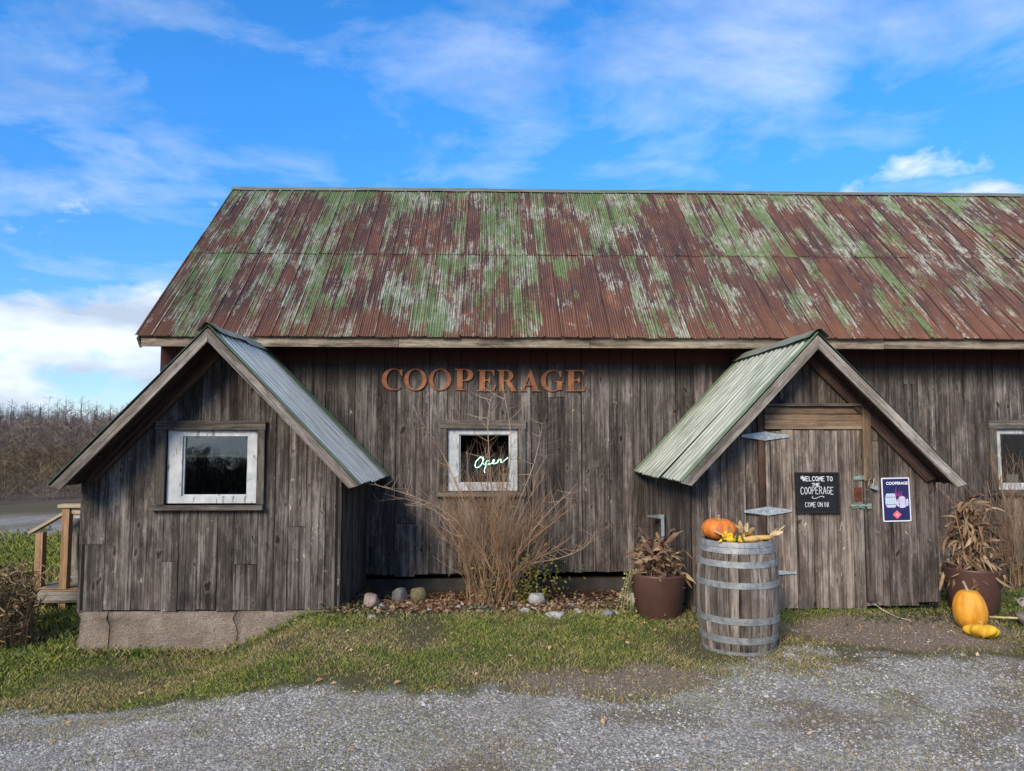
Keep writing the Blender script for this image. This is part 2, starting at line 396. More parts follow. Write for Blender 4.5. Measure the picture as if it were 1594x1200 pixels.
def shed_roof(name, base, gr, x_front, x_back, amt):
    t = NT(name, 0.55, 0.08, 0.4)
    p = t.pos(); y = t.sep(p, 1)
    stv = t.noise(p, 1.0, (2.5, 42, 2.5), 5, 0.65); blot = t.noise(p, 4.0, detail=6, rough=0.65)
    c = t.ramp(stv, [(0.30, tuple(v*0.50 for v in base)), (0.5, base), (0.72, tuple(min(v*1.55, 0.8) for v in base))])
    c = t.mix(t.ramp(blot, [(0.52, 0.0), (0.72, 0.45)]), c, tuple(v*0.6 for v in base))
    wob = t.math('MULTIPLY', t.math('SUBTRACT', t.noise(p, 1.0, (5, 5, 5), 5, 0.7), 0.5), 0.28)
    yy = t.math('ADD', y, wob)
    fr = t.ramp(t.math('SUBTRACT', yy, x_front), [(0.05, 1.0), (0.11, 0.0)])
    bk = t.ramp(t.math('SUBTRACT', yy, x_back), [(-0.0, 0.0), (0.25, 1.0)])
    pa = t.math('MULTIPLY', t.ramp(t.noise(p, 1.0, (3, 14, 3), 5, 0.65), [(0.5, 0.0), (0.62, 1.0)]), amt)
    g = t.math('MAXIMUM', t.math('MAXIMUM', fr, bk), pa)
    c = t.mix(t.ramp(t.attr('rib'), [(0.30, 0.85), (0.60, 0.55), (0.82, 0.0)]), c, t.mix(1.0, c, (0.36,0.38,0.34), 'MULTIPLY'))  # valley dirt and shade painted into the colour to show the corrugation
    g2 = t.ramp(blot, [(0.3, tuple(v*0.55 for v in gr)), (0.7, tuple(v*1.4 for v in gr))])
    c = t.mix(t.math('MULTIPLY', g, 0.9), c, g2)
    t.color(c); t.bump(blot, 0.1, 0.004); return t.m
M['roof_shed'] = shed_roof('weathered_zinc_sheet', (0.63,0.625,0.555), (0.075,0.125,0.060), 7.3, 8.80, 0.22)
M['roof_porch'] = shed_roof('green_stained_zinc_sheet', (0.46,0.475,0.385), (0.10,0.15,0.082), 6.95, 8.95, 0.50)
def concrete_mat():
    t = NT('old_concrete', 0.92, 0, 0.2)
    p = t.pos()
    n = t.noise(p, 3.5, detail=8, rough=0.65); f = t.noise(p, 60, detail=4, rough=0.7)
    c = t.ramp(n, [(0.3, (0.18,0.138,0.105)), (0.55, (0.33,0.262,0.205)), (0.75, (0.43,0.35,0.285))])
    c = t.mix(t.ramp(f, [(0.34, 0.75), (0.52, 0.0)]), c, (0.13,0.105,0.080))
    c = t.mix(t.ramp(t.noise(p, 1.0, (2.2, 2.2, 5), 6, 0.7), [(0.50, 0.0), (0.68, 0.6)]), c, (0.15,0.125,0.095))
    t.color(c); t.bump(t.math('ADD', n, t.math('MULTIPLY', f, 0.5)), 1.0, 0.05); return t.m
M['concrete'] = concrete_mat()
def rock_mat(name, a, b):
    t = NT(name, 0.9, 0, 0.2); o = t.vshift(t.obj())
    n = t.noise(o, 9, detail=8, rough=0.7); f = t.noise(o, 70, detail=3)
    t.color(t.mix(t.ramp(f, [(0.4, 0.5), (0.55, 0.0)]), t.ramp(n, [(0.3, a), (0.7, b)]), tuple(v*0.6 for v in a)))
    t.bump(n, 0.6, 0.02); return t.m
M['rock_pink'] = rock_mat('pink_granite', (0.21,0.155,0.135), (0.40,0.32,0.28))
M['rock_grey'] = rock_mat('grey_fieldstone', (0.13,0.135,0.14), (0.26,0.265,0.265))
M['rock_moss'] = rock_mat('mossy_fieldstone', (0.10,0.092,0.045), (0.19,0.175,0.11))
M['rock_pale'] = rock_mat('pale_limestone', (0.27,0.26,0.235), (0.46,0.45,0.42))
M['rock_brown'] = rock_mat('brown_fieldstone', (0.14,0.115,0.095), (0.24,0.21,0.18))
# ------------------------------------------------------------------ the ground
def ground_z(x, y):
    x = np.asarray(x, float); y = np.asarray(y, float)
    z = -0.43*S((-1.45-x)/1.42)*S((y-3.6)/3.6)
    z = z - 0.17*S((y-7.4)/1.7)*S((x+1.9)/0.6)*S((2.3-x)/0.5)
    z = z + 0.045*S((y-6.2)/1.0)*S((x-1.7)/0.8)
    d = np.sqrt(x*x+y*y)
    z = z + 0.024*np.maximum(d-30, 0)*S((d-30)/30)*(1-S((d-190)/120)*0.45)*S((-x+0.25*y+10)/40)
    z = z + 0.02*(fbm(x, y, 0.9, 3)-0.5)*S((d-2)/3) + 0.5*(fbm(x, y, 0.03, 8)-0.5)*S((d-26)/40)
    return z
def gz(x, y): return float(ground_z(np.array([x]), np.array([y]))[0])
def axis(fine0, fine1, step, lo, hi):
    a = list(np.arange(fine0, fine1, step)); s = step
    v = a[-1]
    while v < hi: s *= 1.16; v += s; a.append(v)
    s = step; v = a[0]; pre = []
    while v > lo: s *= 1.16; v -= s; pre.append(v)
    return np.array(pre[::-1]+a)
def masks(x, y):
    """gravel, dirt, grass 0..1 at a place"""
    n1 = fbm(x, y, 0.8, 21); n2 = fbm(x, y, 2.6, 31); n3 = fbm(x, y, 0.5, 41); n4 = fbm(x, y, 6.0, 51)
    edge = np.interp(x, [-14, -5, -3.4, -2.3, -0.8, 0.4, 1.2, 2.0, 3.0, 4.2, 6, 14], [5.4, 5.5, 5.62, 5.22, 5.10, 5.08, 5.22, 5.65, 5.9, 5.85, 5.6, 5.4])
    e = y-edge+(n1-0.5)*0.9+(n2-0.5)*0.7+(n4-0.5)*0.55
    grav = 1-S((e+0.20)/0.45)
    bare = 0.75*S((n2*0.50+n1*0.60-0.555)/0.16)*grav                              # earth worn through the gravel
    path = np.exp(-((x-3.5)/1.0)**2-((y-6.65)/0.55)**2)*1.3                  # trodden earth at the door
    mid = np.exp(-((x-0.9)/0.9)**2-((y-5.4)/0.45)**2)*0.9
    dirt = np.clip(bare*0.85+S((path+mid-0.35+(n2-0.5)*0.9)/0.4), 0, 1)
    bed = S((y-7.3-(n2-0.5)*0.35)/0.25)*S((x+1.8)/0.3)*S((2.0-x)/0.3)         # planting bed against the barn
    grav = grav*(1-bare*0.8)
    d = np.sqrt(x*x+y*y)
    road = S((d-19+(n3-0.5)*2)/1.0)*S((25.5-d+(n3-0.5)*2)/1.5)*S((-3-x)/1.5)*(y > 8)
    grav = np.maximum(grav*(d < 17), road*(0.4+0.6*S((n2-0.35)/0.2)))
    behind = (y < 2.5)
    grass = np.clip(1-grav-dirt-bed, 0, 1)*(1-behind)
    return grav, np.clip(dirt, 0, 1), bed, grass
gxs = axis(-6.5, 7.5, 0.07, -700, 700); gys = axis(2.6, 9.6, 0.07, -300, 900)
GX, GY = np.meshgrid(gxs, gys); nx, ny = len(gxs), len(gys)
GZ = ground_z(GX, GY); mk_g, mk_d, mk_b, mk_gr = masks(GX, GY)
idx = np.arange(nx*ny).reshape(ny, nx)
GF = np.stack([idx[:-1,:-1], idx[:-1,1:], idx[1:,1:], idx[1:,:-1]], -1).reshape(-1, 4)
def ground_mat():
    t = NT('ground_soil_and_gravel', 0.95, 0, 0.15)
    p = t.pos()
    v = t.voro(p, 62.0, out='Color'); vd = t.voro(p, 62.0); hsvn = t.sep(v, 0)
    n = t.noise(p, 1.4, detail=7, rough=0.65); nf = t.noise(p, 45, detail=4, rough=0.7)
    grav = t.ramp(hsvn, [(0.0, (0.14,0.133,0.122)), (0.5, (0.25,0.235,0.212)), (0.85, (0.35,0.332,0.303)), (1.0, (0.46,0.44,0.405))])
    grav = t.mix(t.ramp(n, [(0.45, 0.0), (0.70, 0.6)]), grav, (0.135,0.108,0.085))
    dirt = t.ramp(nf, [(0.3, (0.095,0.070,0.054)), (0.5, (0.185,0.140,0.106)), (0.72, (0.32,0.255,0.20))])
    bed = t.ramp(nf, [(0.3, (0.030,0.020,0.014)), (0.55, (0.090,0.055,0.035)), (0.75, (0.19,0.12,0.075))])
    soil = t.ramp(nf, [(0.3, (0.045,0.046,0.020)), (0.6, (0.100,0.092,0.045)), (0.8, (0.20,0.165,0.090))])
    soil = t.mix(t.ramp(t.noise(p, 0.05, detail=5), [(0.4, 0.0), (0.6, 0.8)]), soil, (0.105,0.078,0.048))
    soil = t.mix(t.attr('wild'), soil, t.ramp(t.noise(p, 0.6, detail=6), [(0.3, (0.060,0.042,0.030)), (0.7, (0.13,0.098,0.075))]))
    c = t.mix(t.attr('gravel'), soil, grav); c = t.mix(t.attr('dirt'), c, dirt); c = t.mix(t.attr('bed'), c, bed)
    t.color(c)
    t.bump(t.math('ADD', t.math('MULTIPLY', vd, -0.7), nf), 0.8, 0.012); return t.m
g = npmesh('ground', np.stack([GX, GY, GZ], -1).reshape(-1, 3), GF, ground_mat(),
           {'gravel': mk_g.ravel(), 'dirt': mk_d.ravel(), 'bed': mk_b.ravel(), 'wild': S((np.sqrt(GX**2+GY**2).ravel()-26.5)/4)}, True)
g['kind'] = 'structure'

# ------------------------------------------------------------------ boards and walls
def board(name, parent, loc, w, L, mat, th=0.022, rot=None, top=(0, 0), bot=(0, 0), ch=0.003, bend=0.0):
    """a board: width along local x (centred), face towards local -y, length along local z from 0 to L; top/bot shift the left and right corners"""
    a = w/2
    def ring(zl, zr, dx=0.0):
        def z(x): return zl+(zr-zl)*(x+a)/w
        P = [(-a, 0.0), (-a, -th+ch), (-a+ch, -th), (a-ch, -th), (a, -th+ch), (a, 0.0)]
        return [(x+dx, y, z(x)) for x, y in P]
    zs = [(bot[0], bot[1], 0.0)]
    if bend: zs += [(L*0.5, L*0.5, bend)]
    zs += [(L+top[0], L+top[1], 0.0)]
    v = []
    for q in zs: v += ring(*q)
    k = len(zs); f = []
    for i in range(k-1):
        for j in range(6):
            f.append((i*6+j, i*6+(j+1) % 6, (i+1)*6+(j+1) % 6, (i+1)*6+j))
    f += [tuple(reversed(range(6))), tuple(range((k-1)*6, k*6))]
    f = [tuple(reversed(q)) for q in f]
    return mk(name, v, f, mat, parent, loc, rot)
def hboard(name, parent, x0, x1, z0, z1, y, mat, th=0.025, ch=0.003, tilt=0.0, endcut=(0, 0)):
    """horizontal board, its grain running along x; face at y-th"""
    w = z1-z0; L = x1-x0
    return board(name, parent, (x0, y, (z0+z1)/2), w, L, mat, th, Euler((0, R(90)+tilt, 0)), top=(endcut[1], -endcut[1]), bot=(endcut[0], -endcut[0]), ch=ch)
def plank_wall(thing, origin, rz, u0, u1, zbot, ztop, mat, openings=(), wr=(0.15, 0.24), breaks=(), patch=0.10, rag=0.012, lining=True):
    """wall of upright planks. origin: world point of u=0 on the wall's face, rz: heading; returns the lining (the wall), its planks are its children"""
    cz, sz = math.cos(rz), math.sin(rz); ox, oy = origin
    def wp(u, d, z): return (ox+u*cz-d*sz, oy+u*sz+d*cz, z)
    base = WL[thing.name]
    cuts = sorted({u0, u1, *breaks, *[o[0] for o in openings], *[o[1] for o in openings]})
    cuts = [c for c in cuts if u0 <= c <= u1]
    mb = MB(); e = 0.0
    def segs(a, b):
        out = []; blk = sorted([(o[2], o[3]) for o in openings if o[0] < (a+b)/2 < o[1]])
        lo = None
        for z0, z1 in blk: out.append((lo, z0)); lo = z1
        out.append((lo, None)); return out
    for a, b in zip(cuts[:-1], cuts[1:]):
        for lo, hi_ in segs(a, b):
            za0 = zbot(a) if lo is None else lo; zb0 = zbot(b) if lo is None else lo
            za1 = ztop(a) if hi_ is None else hi_; zb1 = ztop(b) if hi_ is None else hi_
            P = [wp(a, 0.030, za0), wp(b, 0.030, zb0), wp(b, 0.030, zb1), wp(a, 0.030, za1)]
            Q = [wp(a, 0.060, za0), wp(b, 0.060, zb0), wp(b, 0.060, zb1), wp(a, 0.060, za1)]
            mb.add([Vector(p)-base for p in P+Q], [(0,1,2,3),(7,6,5,4),(0,4,5,1),(2,6,7,3),(1,5,6,2),(3,7,4,0)])
    wall = mb.build('wall', M['dark'], thing, base)
    for a, b in zip(cuts[:-1], cuts[1:]):
        n = max(1, round((b-a)/random.uniform(*wr)))
        ws = np.array([random.uniform(0.75, 1.3) for _ in range(n)]); ws = ws/ws.sum()*(b-a); us = a+np.concatenate([[0], np.cumsum(ws)])
        for p0, p1 in zip(us[:-1], us[1:]):
            gp = random.uniform(0.002, 0.006)
            p0 += gp/2; p1 -= gp/2
            for lo, hi_ in segs(a, b):
                jag = random.uniform(-rag, rag*1.4)
                b0 = (zbot(p0) if lo is None else lo); b1 = (zbot(p1) if lo is None else lo)
                if lo is None: b0 += jag; b1 += jag+random.uniform(-rag, rag)*0.6
                t0 = ztop(p0) if hi_ is None else hi_; t1 = ztop(p1) if hi_ is None else hi_
                if min(t0-b0, t1-b1) < 0.015: continue
                pieces = [((b0, b1), (t0, t1))]
                if random.random() < patch and min(t0-b0, t1-b1) > 0.9:                 # a plank pieced together
                    zc = random.uniform(b0+0.25, t0-0.35)
                    pieces = [((b0, b1), (zc-0.004, zc-0.004+random.uniform(-.005,.005))), ((zc, zc), (t0, t1))]
                for (q0, q1), (r0, r1) in pieces:
                    zb = min(q0, q1); L = min(r0, r1)-zb
                    if L <= 0.004: L = 0.004
                    d = random.uniform(0.0, 0.008)
                    board('plank', wall, wp((p0+p1)/2, 0.030-d, zb), p1-p0, L, mat, 0.024,
                          Euler((0, random.uniform(-0.0015, 0.0015), rz)), top=(r0-zb-L, r1-zb-L), bot=(q0-zb, q1-zb), bend=random.uniform(-0.004, 0.004) if L > 0.8 else 0)
    return wall
def corr_sheet(name, parent, origin, u, s, n, width, length, pitch, amp, mat, seam=0.0, nseg=2, curl=0.0, skew=0.0):
    """corrugated sheet: corrugations repeat along u, run down along s, stand up along n; origin = upper corner"""
    u, s, n = Vector(u), Vector(s), Vector(n); pr = []
    k = max(2, int(round(width/pitch)))
    if seam: pr += [(0.0, 0.0), (0.003, seam), (0.014, seam), (0.018, 0.0)]
    x0 = 0.020 if seam else 0.0
    q = 4 if seam else 10
    for i in range(k*q+1):
        a = i/(k*q); pr.append((x0+(width-x0)*a, amp*math.sin(a*k*2*math.pi)))
    v = []; m = len(pr)
    for j in range(nseg+1):
        t = j/nseg; c = curl*t*t
        for x, h in pr:
            wv = 0.0 if j < nseg else random.uniform(-0.004, 0.004)
            v.append(u*(x+skew*t)+s*(length*t+wv)+n*(h+c))
    f = [(j*m+i, j*m+i+1, (j+1)*m+i+1, (j+1)*m+i) for j in range(nseg) for i in range(m-1)]
    if u.cross(s).dot(n) < 0: f = [tuple(reversed(q)) for q in f]
    ob = mk(name, v, f, mat, parent, origin, None, not seam)
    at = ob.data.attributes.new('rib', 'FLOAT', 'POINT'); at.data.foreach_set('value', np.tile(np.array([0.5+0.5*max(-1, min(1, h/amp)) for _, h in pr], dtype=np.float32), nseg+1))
    return ob

# ------------------------------------------------------------------ windows
def window(thing, y, cas, sash, pane, tilt=0.0, sill=True, rail=None, over=0.03):
    """sash window in a wall facing -y whose outer face is near y; cas / sash / pane = (x0, x1, z0, z1)"""
    b = WL[thing.name]; mb = MB(); X0, X1, Z0, Z1 = [c for c in sash]; a0, a1, c0, c1 = pane
    yf = y+0.004; yb = y+0.055
    def bx(x0, x1, z0, z1, d0=0.0): mb.box(x0-b.x, x1-b.x, yf+d0-b.y, yb-b.y, z0-b.z, z1-b.z)
    bx(X0, a0, Z0, Z1); bx(a1, X1, Z0, Z1)
    bx(a0, a1, c1, Z1, 0.002); bx(a0, a1, Z0, c0, 0.002)
    w = mb.build('window', M['paint'], thing, b)
    mg = MB(); gd = 0.022                          # glazing bead
    for x0, x1, z0, z1 in ((a0, a0+0.018, c0, c1), (a1-0.012, a1, c0, c1), (a0+0.018, a1-0.012, c1-0.012, c1), (a0+0.018, a1-0.012, c0, c0+0.014)):
        mg.box(x0-b.x, x1-b.x, yf+gd-b.y, yb-0.004-b.y, z0-b.z, z1-b.z)
    mg.build('bead', M['paint'], w, b)
    zc = (c0+c1)/2; hz = (c1-c0)/2+0.004; hx = (a1-a0)/2+0.004
    p = MB(); p.box(-hx, hx, -0.002, 0.002, -hz, hz)
    p.build('pane', M['glass'], w, ((a0+a1)/2, y+0.046, zc), Euler((tilt, 0, 0)))
    hboard('casing', w, cas[0], cas[1], sash[3]+0.006, cas[3], y-0.022, M['trim'], 0.026)
    for x0, x1 in ((cas[0]+0.006, sash[0]-0.006), (sash[1]+0.006, cas[1]-0.004)):
        board('casing', w, ((x0+x1)/2, y-0.022, sash[2]-0.01), x1-x0, sash[3]+0.003-sash[2]+0.01, M['trim'], 0.022)
    if sill: hboard('sill', w, cas[0]-over, cas[1]-0.005, cas[2]-0.048, cas[2], y+0.002, M['trim'], 0.075)
    if rail: hboard('meeting_rail', w, a0-0.03, a1+0.03, rail-0.014, rail+0.014, y+0.11, M['trim'], 0.03)
    return w

# ------------------------------------------------------------------ the barn
BY = 9.35; BX0, BX1 = -4.12, 12.0; EAVE = Vector((0, 8.90, 2.945)); RIDGE = Vector((0, 11.98, 5.75)); BACK = 14.61
barn = tag(empty('barn', (0, BY, -0.2)), 'long weathered grey plank barn with rusted green metal roof', 'barn')
wc = (-0.55, 0.33, 1.05, 1.83); wr_ = (6.42, 7.30, 1.05, 1.83)
plank_wall(barn, (0, BY), 0, BX0, BX1, lambda x: 0.04+0.02*math.sin(x*1.3), lambda x: 2.86, M['barn'],
           openings=[wc, wr_], wr=(0.16, 0.235), breaks=(-1.5, 1.96, 4.40), patch=0.12, rag=0.022)
plank_wall(barn, (BX0, BACK-0.02), -math.pi/2, 0, BACK-BY-0.05, lambda x: -0.1, lambda u: 2.82+0.905*min(u+0.15, BACK-BY-u+0.15), M['barn'], breaks=((BACK-BY)/2,), patch=0.05)
plank_wall(barn, (BX1, BY+0.03), math.pi/2, 0, BACK-BY-0.05, lambda x: -0.1, lambda u: 2.82+0.905*min(u+0.15, BACK-BY-u+0.15), M['barn'], breaks=((BACK-BY)/2,), wr=(0.3, 0.4), patch=0)
plank_wall(barn, (BX1, BACK), math.pi, 0, BX1-BX0, lambda x: -0.1, lambda u: 2.9, M['barn'], wr=(0.35, 0.45), patch=0)
mb = MB(); mb.box(BX0+0.05, BX1-0.05, 0.06, BACK-BY-0.08, -0.35, 0.17)
mb.build('foundation', simple('dark_stone_footing', (0.055,0.048,0.042), 0.95, sc=5, bumpk=0.5), barn, (0, BY, -0.2))
window(barn, BY, (-0.645, 0.430, 1.04, 1.935), (-0.545, 0.325, 1.06, 1.825), (-0.405, 0.230, 1.150, 1.760), tilt=R(0.6))
window(barn, BY, (6.32, 7.40, 1.04, 1.935), (6.42, 7.30, 1.06, 1.825), (6.485, 7.235, 1.130, 1.770), tilt=R(0.6))
# roof: deck, two rows of sheets, ridge cap
sl = (EAVE-RIDGE); SLEN = sl.length; sd = sl.normalized(); nrm = Vector((0, sd.z, -sd.y)); nrm = nrm if nrm.z > 0 else -nrm
mb = MB(); b = Vector((0, BY, -0.2)); RX0, RX1 = -4.20, 12.15
for sgn in (1, -1):
    P = []
    for off in (-0.035, -0.095):
        for x in (RX0+0.02, RX1-0.02):
            for q in (RIDGE, EAVE):
                yy = q.y if sgn == 1 else 2*RIDGE.y-q.y
                v = Vector((x, yy, q.z))+Vector((0, nrm.y*sgn, nrm.z))*off+Vector((0, 0.03*sgn if q is EAVE else 0, 0))
                P.append(v-b)
    mb.add(P, [(0,2,3,1),(4,5,7,6),(0,1,5,4),(2,6,7,3),(1,3,7,5),(0,4,6,2)])
roof = mb.build('roof', M['rafter'], barn, b)
x = RX0; shx = []
while x < RX1-0.05:
    w = random.uniform(0.185, 0.215); shx.append((x, min(w, RX1-x))); x += w
TM = 0.525
for row in (0, 1):
    for x, w in shx:
        x += random.uniform(-0.006, 0.006); ov = 0.025
        t0 = 0.0 if row == 0 else TM-0.02; t1 = TM if row == 0 else 1.0
        o = RIDGE+sd*(SLEN*t0)+nrm*(0.004 if row else 0.0)+nrm*(0.004+random.uniform(0, 0.003))+Vector((x, 0, 0))
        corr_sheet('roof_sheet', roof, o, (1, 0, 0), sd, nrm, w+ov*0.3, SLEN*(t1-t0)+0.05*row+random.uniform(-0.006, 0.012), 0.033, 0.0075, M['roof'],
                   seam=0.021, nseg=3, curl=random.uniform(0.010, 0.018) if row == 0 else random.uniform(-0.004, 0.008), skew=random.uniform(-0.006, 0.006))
sdb = Vector((0, -sd.y, sd.z)); nb = Vector((0, -nrm.y, nrm.z)); x = RX0
while x < RX1-0.1:                                           # far slope
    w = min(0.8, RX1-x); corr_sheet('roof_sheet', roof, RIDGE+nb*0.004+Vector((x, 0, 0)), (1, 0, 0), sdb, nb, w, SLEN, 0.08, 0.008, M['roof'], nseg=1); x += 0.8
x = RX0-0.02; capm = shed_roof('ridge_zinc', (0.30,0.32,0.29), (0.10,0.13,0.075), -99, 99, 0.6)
while x < RX1-0.06:
    L = random.uniform(1.9, 2.5); L = min(L, RX1+0.02-x)
    dz = random.uniform(-0.008, 0.008); mbc = MB(); N = 8
    for i in range(N+1):
        xx = L*i/N; wv = random.uniform(-0.006, 0.006)
        for (yy, z) in ((-0.075, -0.056+wv), (-0.068, -0.044+wv), (-0.030, -0.004), (0, 0.020+dz*0.4), (0.030, -0.004), (0.075, -0.053)):
            mbc.v.append((xx, yy, z))
    for i in range(N):
        for j in range(5): mbc.f.append((i*6+j, (i+1)*6+j, (i+1)*6+j+1, i*6+j+1))
    mbc.build('ridge_cap', capm, roof, RIDGE+Vector((x, 0, 0.028+dz*0.2))); x += L-0.03
# fascia, soffit
x = RX0+0.04
for L in (3.05, 2.3, 3.6, 3.1, 2.6, 1.6):
    hboard('fascia', barn, x, min(x+L-0.006, RX1-0.05), 2.80+random.uniform(-.004,.004), 2.925, EAVE.y+0.035, M['fascia'], 0.03); x += L
hboard('soffit', barn, BX0-0.02, BX1, 2.865, 2.885, BY+0.0, M['rafter'], BY-EAVE.y-0.04)
for xx in (BX0-0.060,):                                     # end rake
    for sgn in (1, -1):
        q = RIDGE if sgn == 1 else Vector((0, RIDGE.y, RIDGE.z))
        e = EAVE if sgn == 1 else Vector((0, 2*RIDGE.y-EAVE.y, EAVE.z))
        d = (Vector((0, q.y, q.z))-Vector((0, e.y, e.z)))
        an = math.atan2(d.y, d.z)
        board('rake_board', roof, (xx, e.y+0.02*sgn, e.z-0.10), 0.14, d.length-0.02, M['rake'], 0.022, Euler((-an, 0, 0)) @ Euler((0, 0, 0)) if False else (Matrix.Rotation(-an, 3, 'X') @ Matrix.Rotation(-math.pi/2, 3, 'Z')).to_euler())

# ------------------------------------------------------------------ gabled shed and porch
def gable(thing, cx, zr, xl, zl, xr, zr_e, y0, y1, wall_y, mat, pitch, amp, nsheet, rakew=0.092):
    """roof of a gable facing -y: ridge (cx, zr), eaves (xl, zl) and (xr, zr_e), from y0 to y1"""
    b = WL[thing.name]; mb = MB()
    apex = Vector((cx, 0, zr))
    for e in (Vector((xl, 0, zl)), Vector((xr, 0, zr_e))):
        s = (e-apex); L = s.length; s.normalize(); n = Vector((-s.z, 0, s.x)); n = n if n.z > 0 else -n
        P = []
        for off in (-0.028, -0.060):
            for yy in (y0+0.035, y1):
                for tt in (0.0, L-0.03):
                    P.append(apex+s*tt+n*off+Vector((0, yy, 0))-b)
        mb.add(P, [(0,2,3,1),(4,5,7,6),(0,1,5,4),(2,6,7,3),(1,3,7,5),(0,4,6,2)])
    roof = mb.build('roof', M['rafter'], thing, b)
    for k, e in enumerate((Vector((xl, 0, zl)), Vector((xr, 0, zr_e)))):
        s = (e-apex); L = s.length; s.normalize(); n = Vector((-s.z, 0, s.x)); n = n if n.z > 0 else -n
        wd = (y1-y0)/nsheet
        for i in range(nsheet):
            yy = y0+wd*i+random.uniform(-0.01, 0.01)*(i > 0)
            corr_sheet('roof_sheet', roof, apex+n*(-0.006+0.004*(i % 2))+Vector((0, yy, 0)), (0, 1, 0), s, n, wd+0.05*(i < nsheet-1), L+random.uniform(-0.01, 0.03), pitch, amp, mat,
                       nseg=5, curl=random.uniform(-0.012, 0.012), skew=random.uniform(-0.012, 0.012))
        # front rake board, inner rafter against the wall, eave board
        an = math.atan2(s.x, s.z); 
        for nm, yb, wb, dn, mt, th, cut in (('rake_board', y0+0.035, rakew, -0.020, M['rake'], 0.028, 0.0), ('rafter', wall_y+0.006, 0.105, -0.062, M['rafter'], 0.045, 0.10)):
            st = apex+s*(L-0.015-cut)+n*(dn-wb/2)+Vector((0, yb, 0))
            up = -s; a2 = math.atan2(up.x, up.z)
            Lb = L-0.02-cut
            # mitre at the apex: corner nearer the inside is shorter
            ins = wb*math.tan(abs(a2)) if False else wb*abs(up.x)/max(abs(up.z), 0.2)*0.5
            half = ins
            side = 1 if up.x > 0 else -1
            t_l, t_r = (half, -half) if side > 0 else (-half, half)
            d0 = abs(wb/2-dn)*0 
            board(nm, roof, st, wb, Lb-0.5*0-(abs(dn)+wb/2)*abs(up.x)/max(abs(up.z), .2), mt, th, Euler((0, a2, 0)), top=(t_l, t_r), bot=((-0.02, 0.03) if side > 0 else (0.03, -0.02)), bend=0.006)
    # ridge flashing
    cap = MB(); N = 12
    for i in range(N+1):
        yy = y0-0.015+(y1-y0-0.05)*i/N
        for sx, sz in ((-0.10, -0.085), (-0.02, -0.008), (0.02, -0.008), (0.10, -0.085)):
            j = random.uniform(-0.009, 0.009); cap.v.append((cx+sx+j*0.5-b.x, yy-b.y, zr+sz+0.030+j-b.z))
    for i in range(N):
        for j in range(3): cap.f.append((i*4+j, (i+1)*4+j, (i+1)*4+j+1, i*4+j+1))
    cap.build('ridge_cap', mat, roof, b)
    return roof
# --- shed with the white window
SY = 7.75; SX0, SX1 = -4.17, -1.535
shed = tag(empty('gable_shed', (-2.85, SY, -0.45)), 'small grey plank gable shed with white framed window on concrete base', 'shed')
def lt(xl, zl, xr, zr_, cx, za):
    return lambda x: (zl+(za-zl)*(x-xl)/(cx-xl) if x < cx else zr_+(za-zr_)*(xr-x)/(xr-cx))-0.075
stop = lt(-4.24, 1.270, -1.27, 1.275, -2.775, 2.82)
shed_open = (-3.33, -2.38, 1.03, 1.81)
plank_wall(shed, (0, SY), 0, SX0, SX1, lambda x: -0.02+0.008*math.sin(3*x), stop, M['shed'], openings=[shed_open], breaks=(-2.785,), wr=(0.15, 0.25), patch=0.28, rag=0.012)
plank_wall(shed, (SX1, SY+0.004), math.pi/2, 0, BY-SY-0.02, lambda u: -0.01-0.05*u, lambda u: 1.40, M['shed'], wr=(0.17, 0.26), patch=0.1, rag=0.02)
plank_wall(shed, (SX0, BY-0.02), -math.pi/2, 0, BY-SY-0.024, lambda u: -0.02, lambda u: 1.28, M['shed'], patch=0.1)
window(shed, SY, (-3.425, -2.312, 1.034, 1.893), (-3.312, -2.398, 1.052, 1.793), (-3.165, -2.500, 1.125, 1.735), tilt=-R(1.5), rail=1.53)
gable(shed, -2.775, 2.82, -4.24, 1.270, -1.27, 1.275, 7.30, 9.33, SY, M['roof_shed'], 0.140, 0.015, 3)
def found_block(x0, x1, z1):
    N, K = max(3, int((x1-x0)/0.07)), 8; v = []; f = []
    for j in range(K+1):
        for i in range(N+1):
            xx = x0+(x1-x0)*i/N; zz_ = -0.62+(z1+0.62)*j/K
            bul = 0.07*(1-j/K)**1.5+0.09*float(fbm(np.array([xx*3]), np.array([zz_*5]), 1.0, 4)[0]-0.5)+0.04*float(fbm(np.array([xx*14]), np.array([zz_*14]), 1.0, 6)[0]-0.5)
            edge = 0.02 if i in (0, N) else 0
            zg = (float(fbm(np.array([zz_*9+(x0 if i == 0 else x1+0.013)//0.2]), np.array([3.0]), 1.0, 2)[0])-0.5)*0.12 if i in (0, N) else 0.0
            v.append((xx+zg, SY+0.012-bul+edge, zz_))
    for j in range(K):
        for i in range(N): f.append((j*(N+1)+i, j*(N+1)+i+1, (j+1)*(N+1)+i+1, (j+1)*(N+1)+i))
    n0 = len(v)
    v += [(x0, SY+0.25, -0.62), (x1, SY+0.25, -0.62), (x1, SY+0.25, z1), (x0, SY+0.25, z1)]
    f += [(n0+1, n0, n0+3, n0+2)]
    f += [tuple([K*(N+1)+i for i in range(N+1)])+(n0+2, n0+3)]
    f += [tuple([j*(N+1)+0 for j in range(K, -1, -1)])+(n0, n0+3), tuple([j*(N+1)+N for j in range(K+1)])+(n0+2, n0+1)]
    b = WL[shed.name]
    return mk('foundation_block', [Vector(p)-b for p in v], f, M['concrete'], shed, b, None, True)
found_block(-4.16, -3.86, -0.03); found_block(-3.852, -2.585, -0.035); found_block(-2.577, -1.56, -0.03)
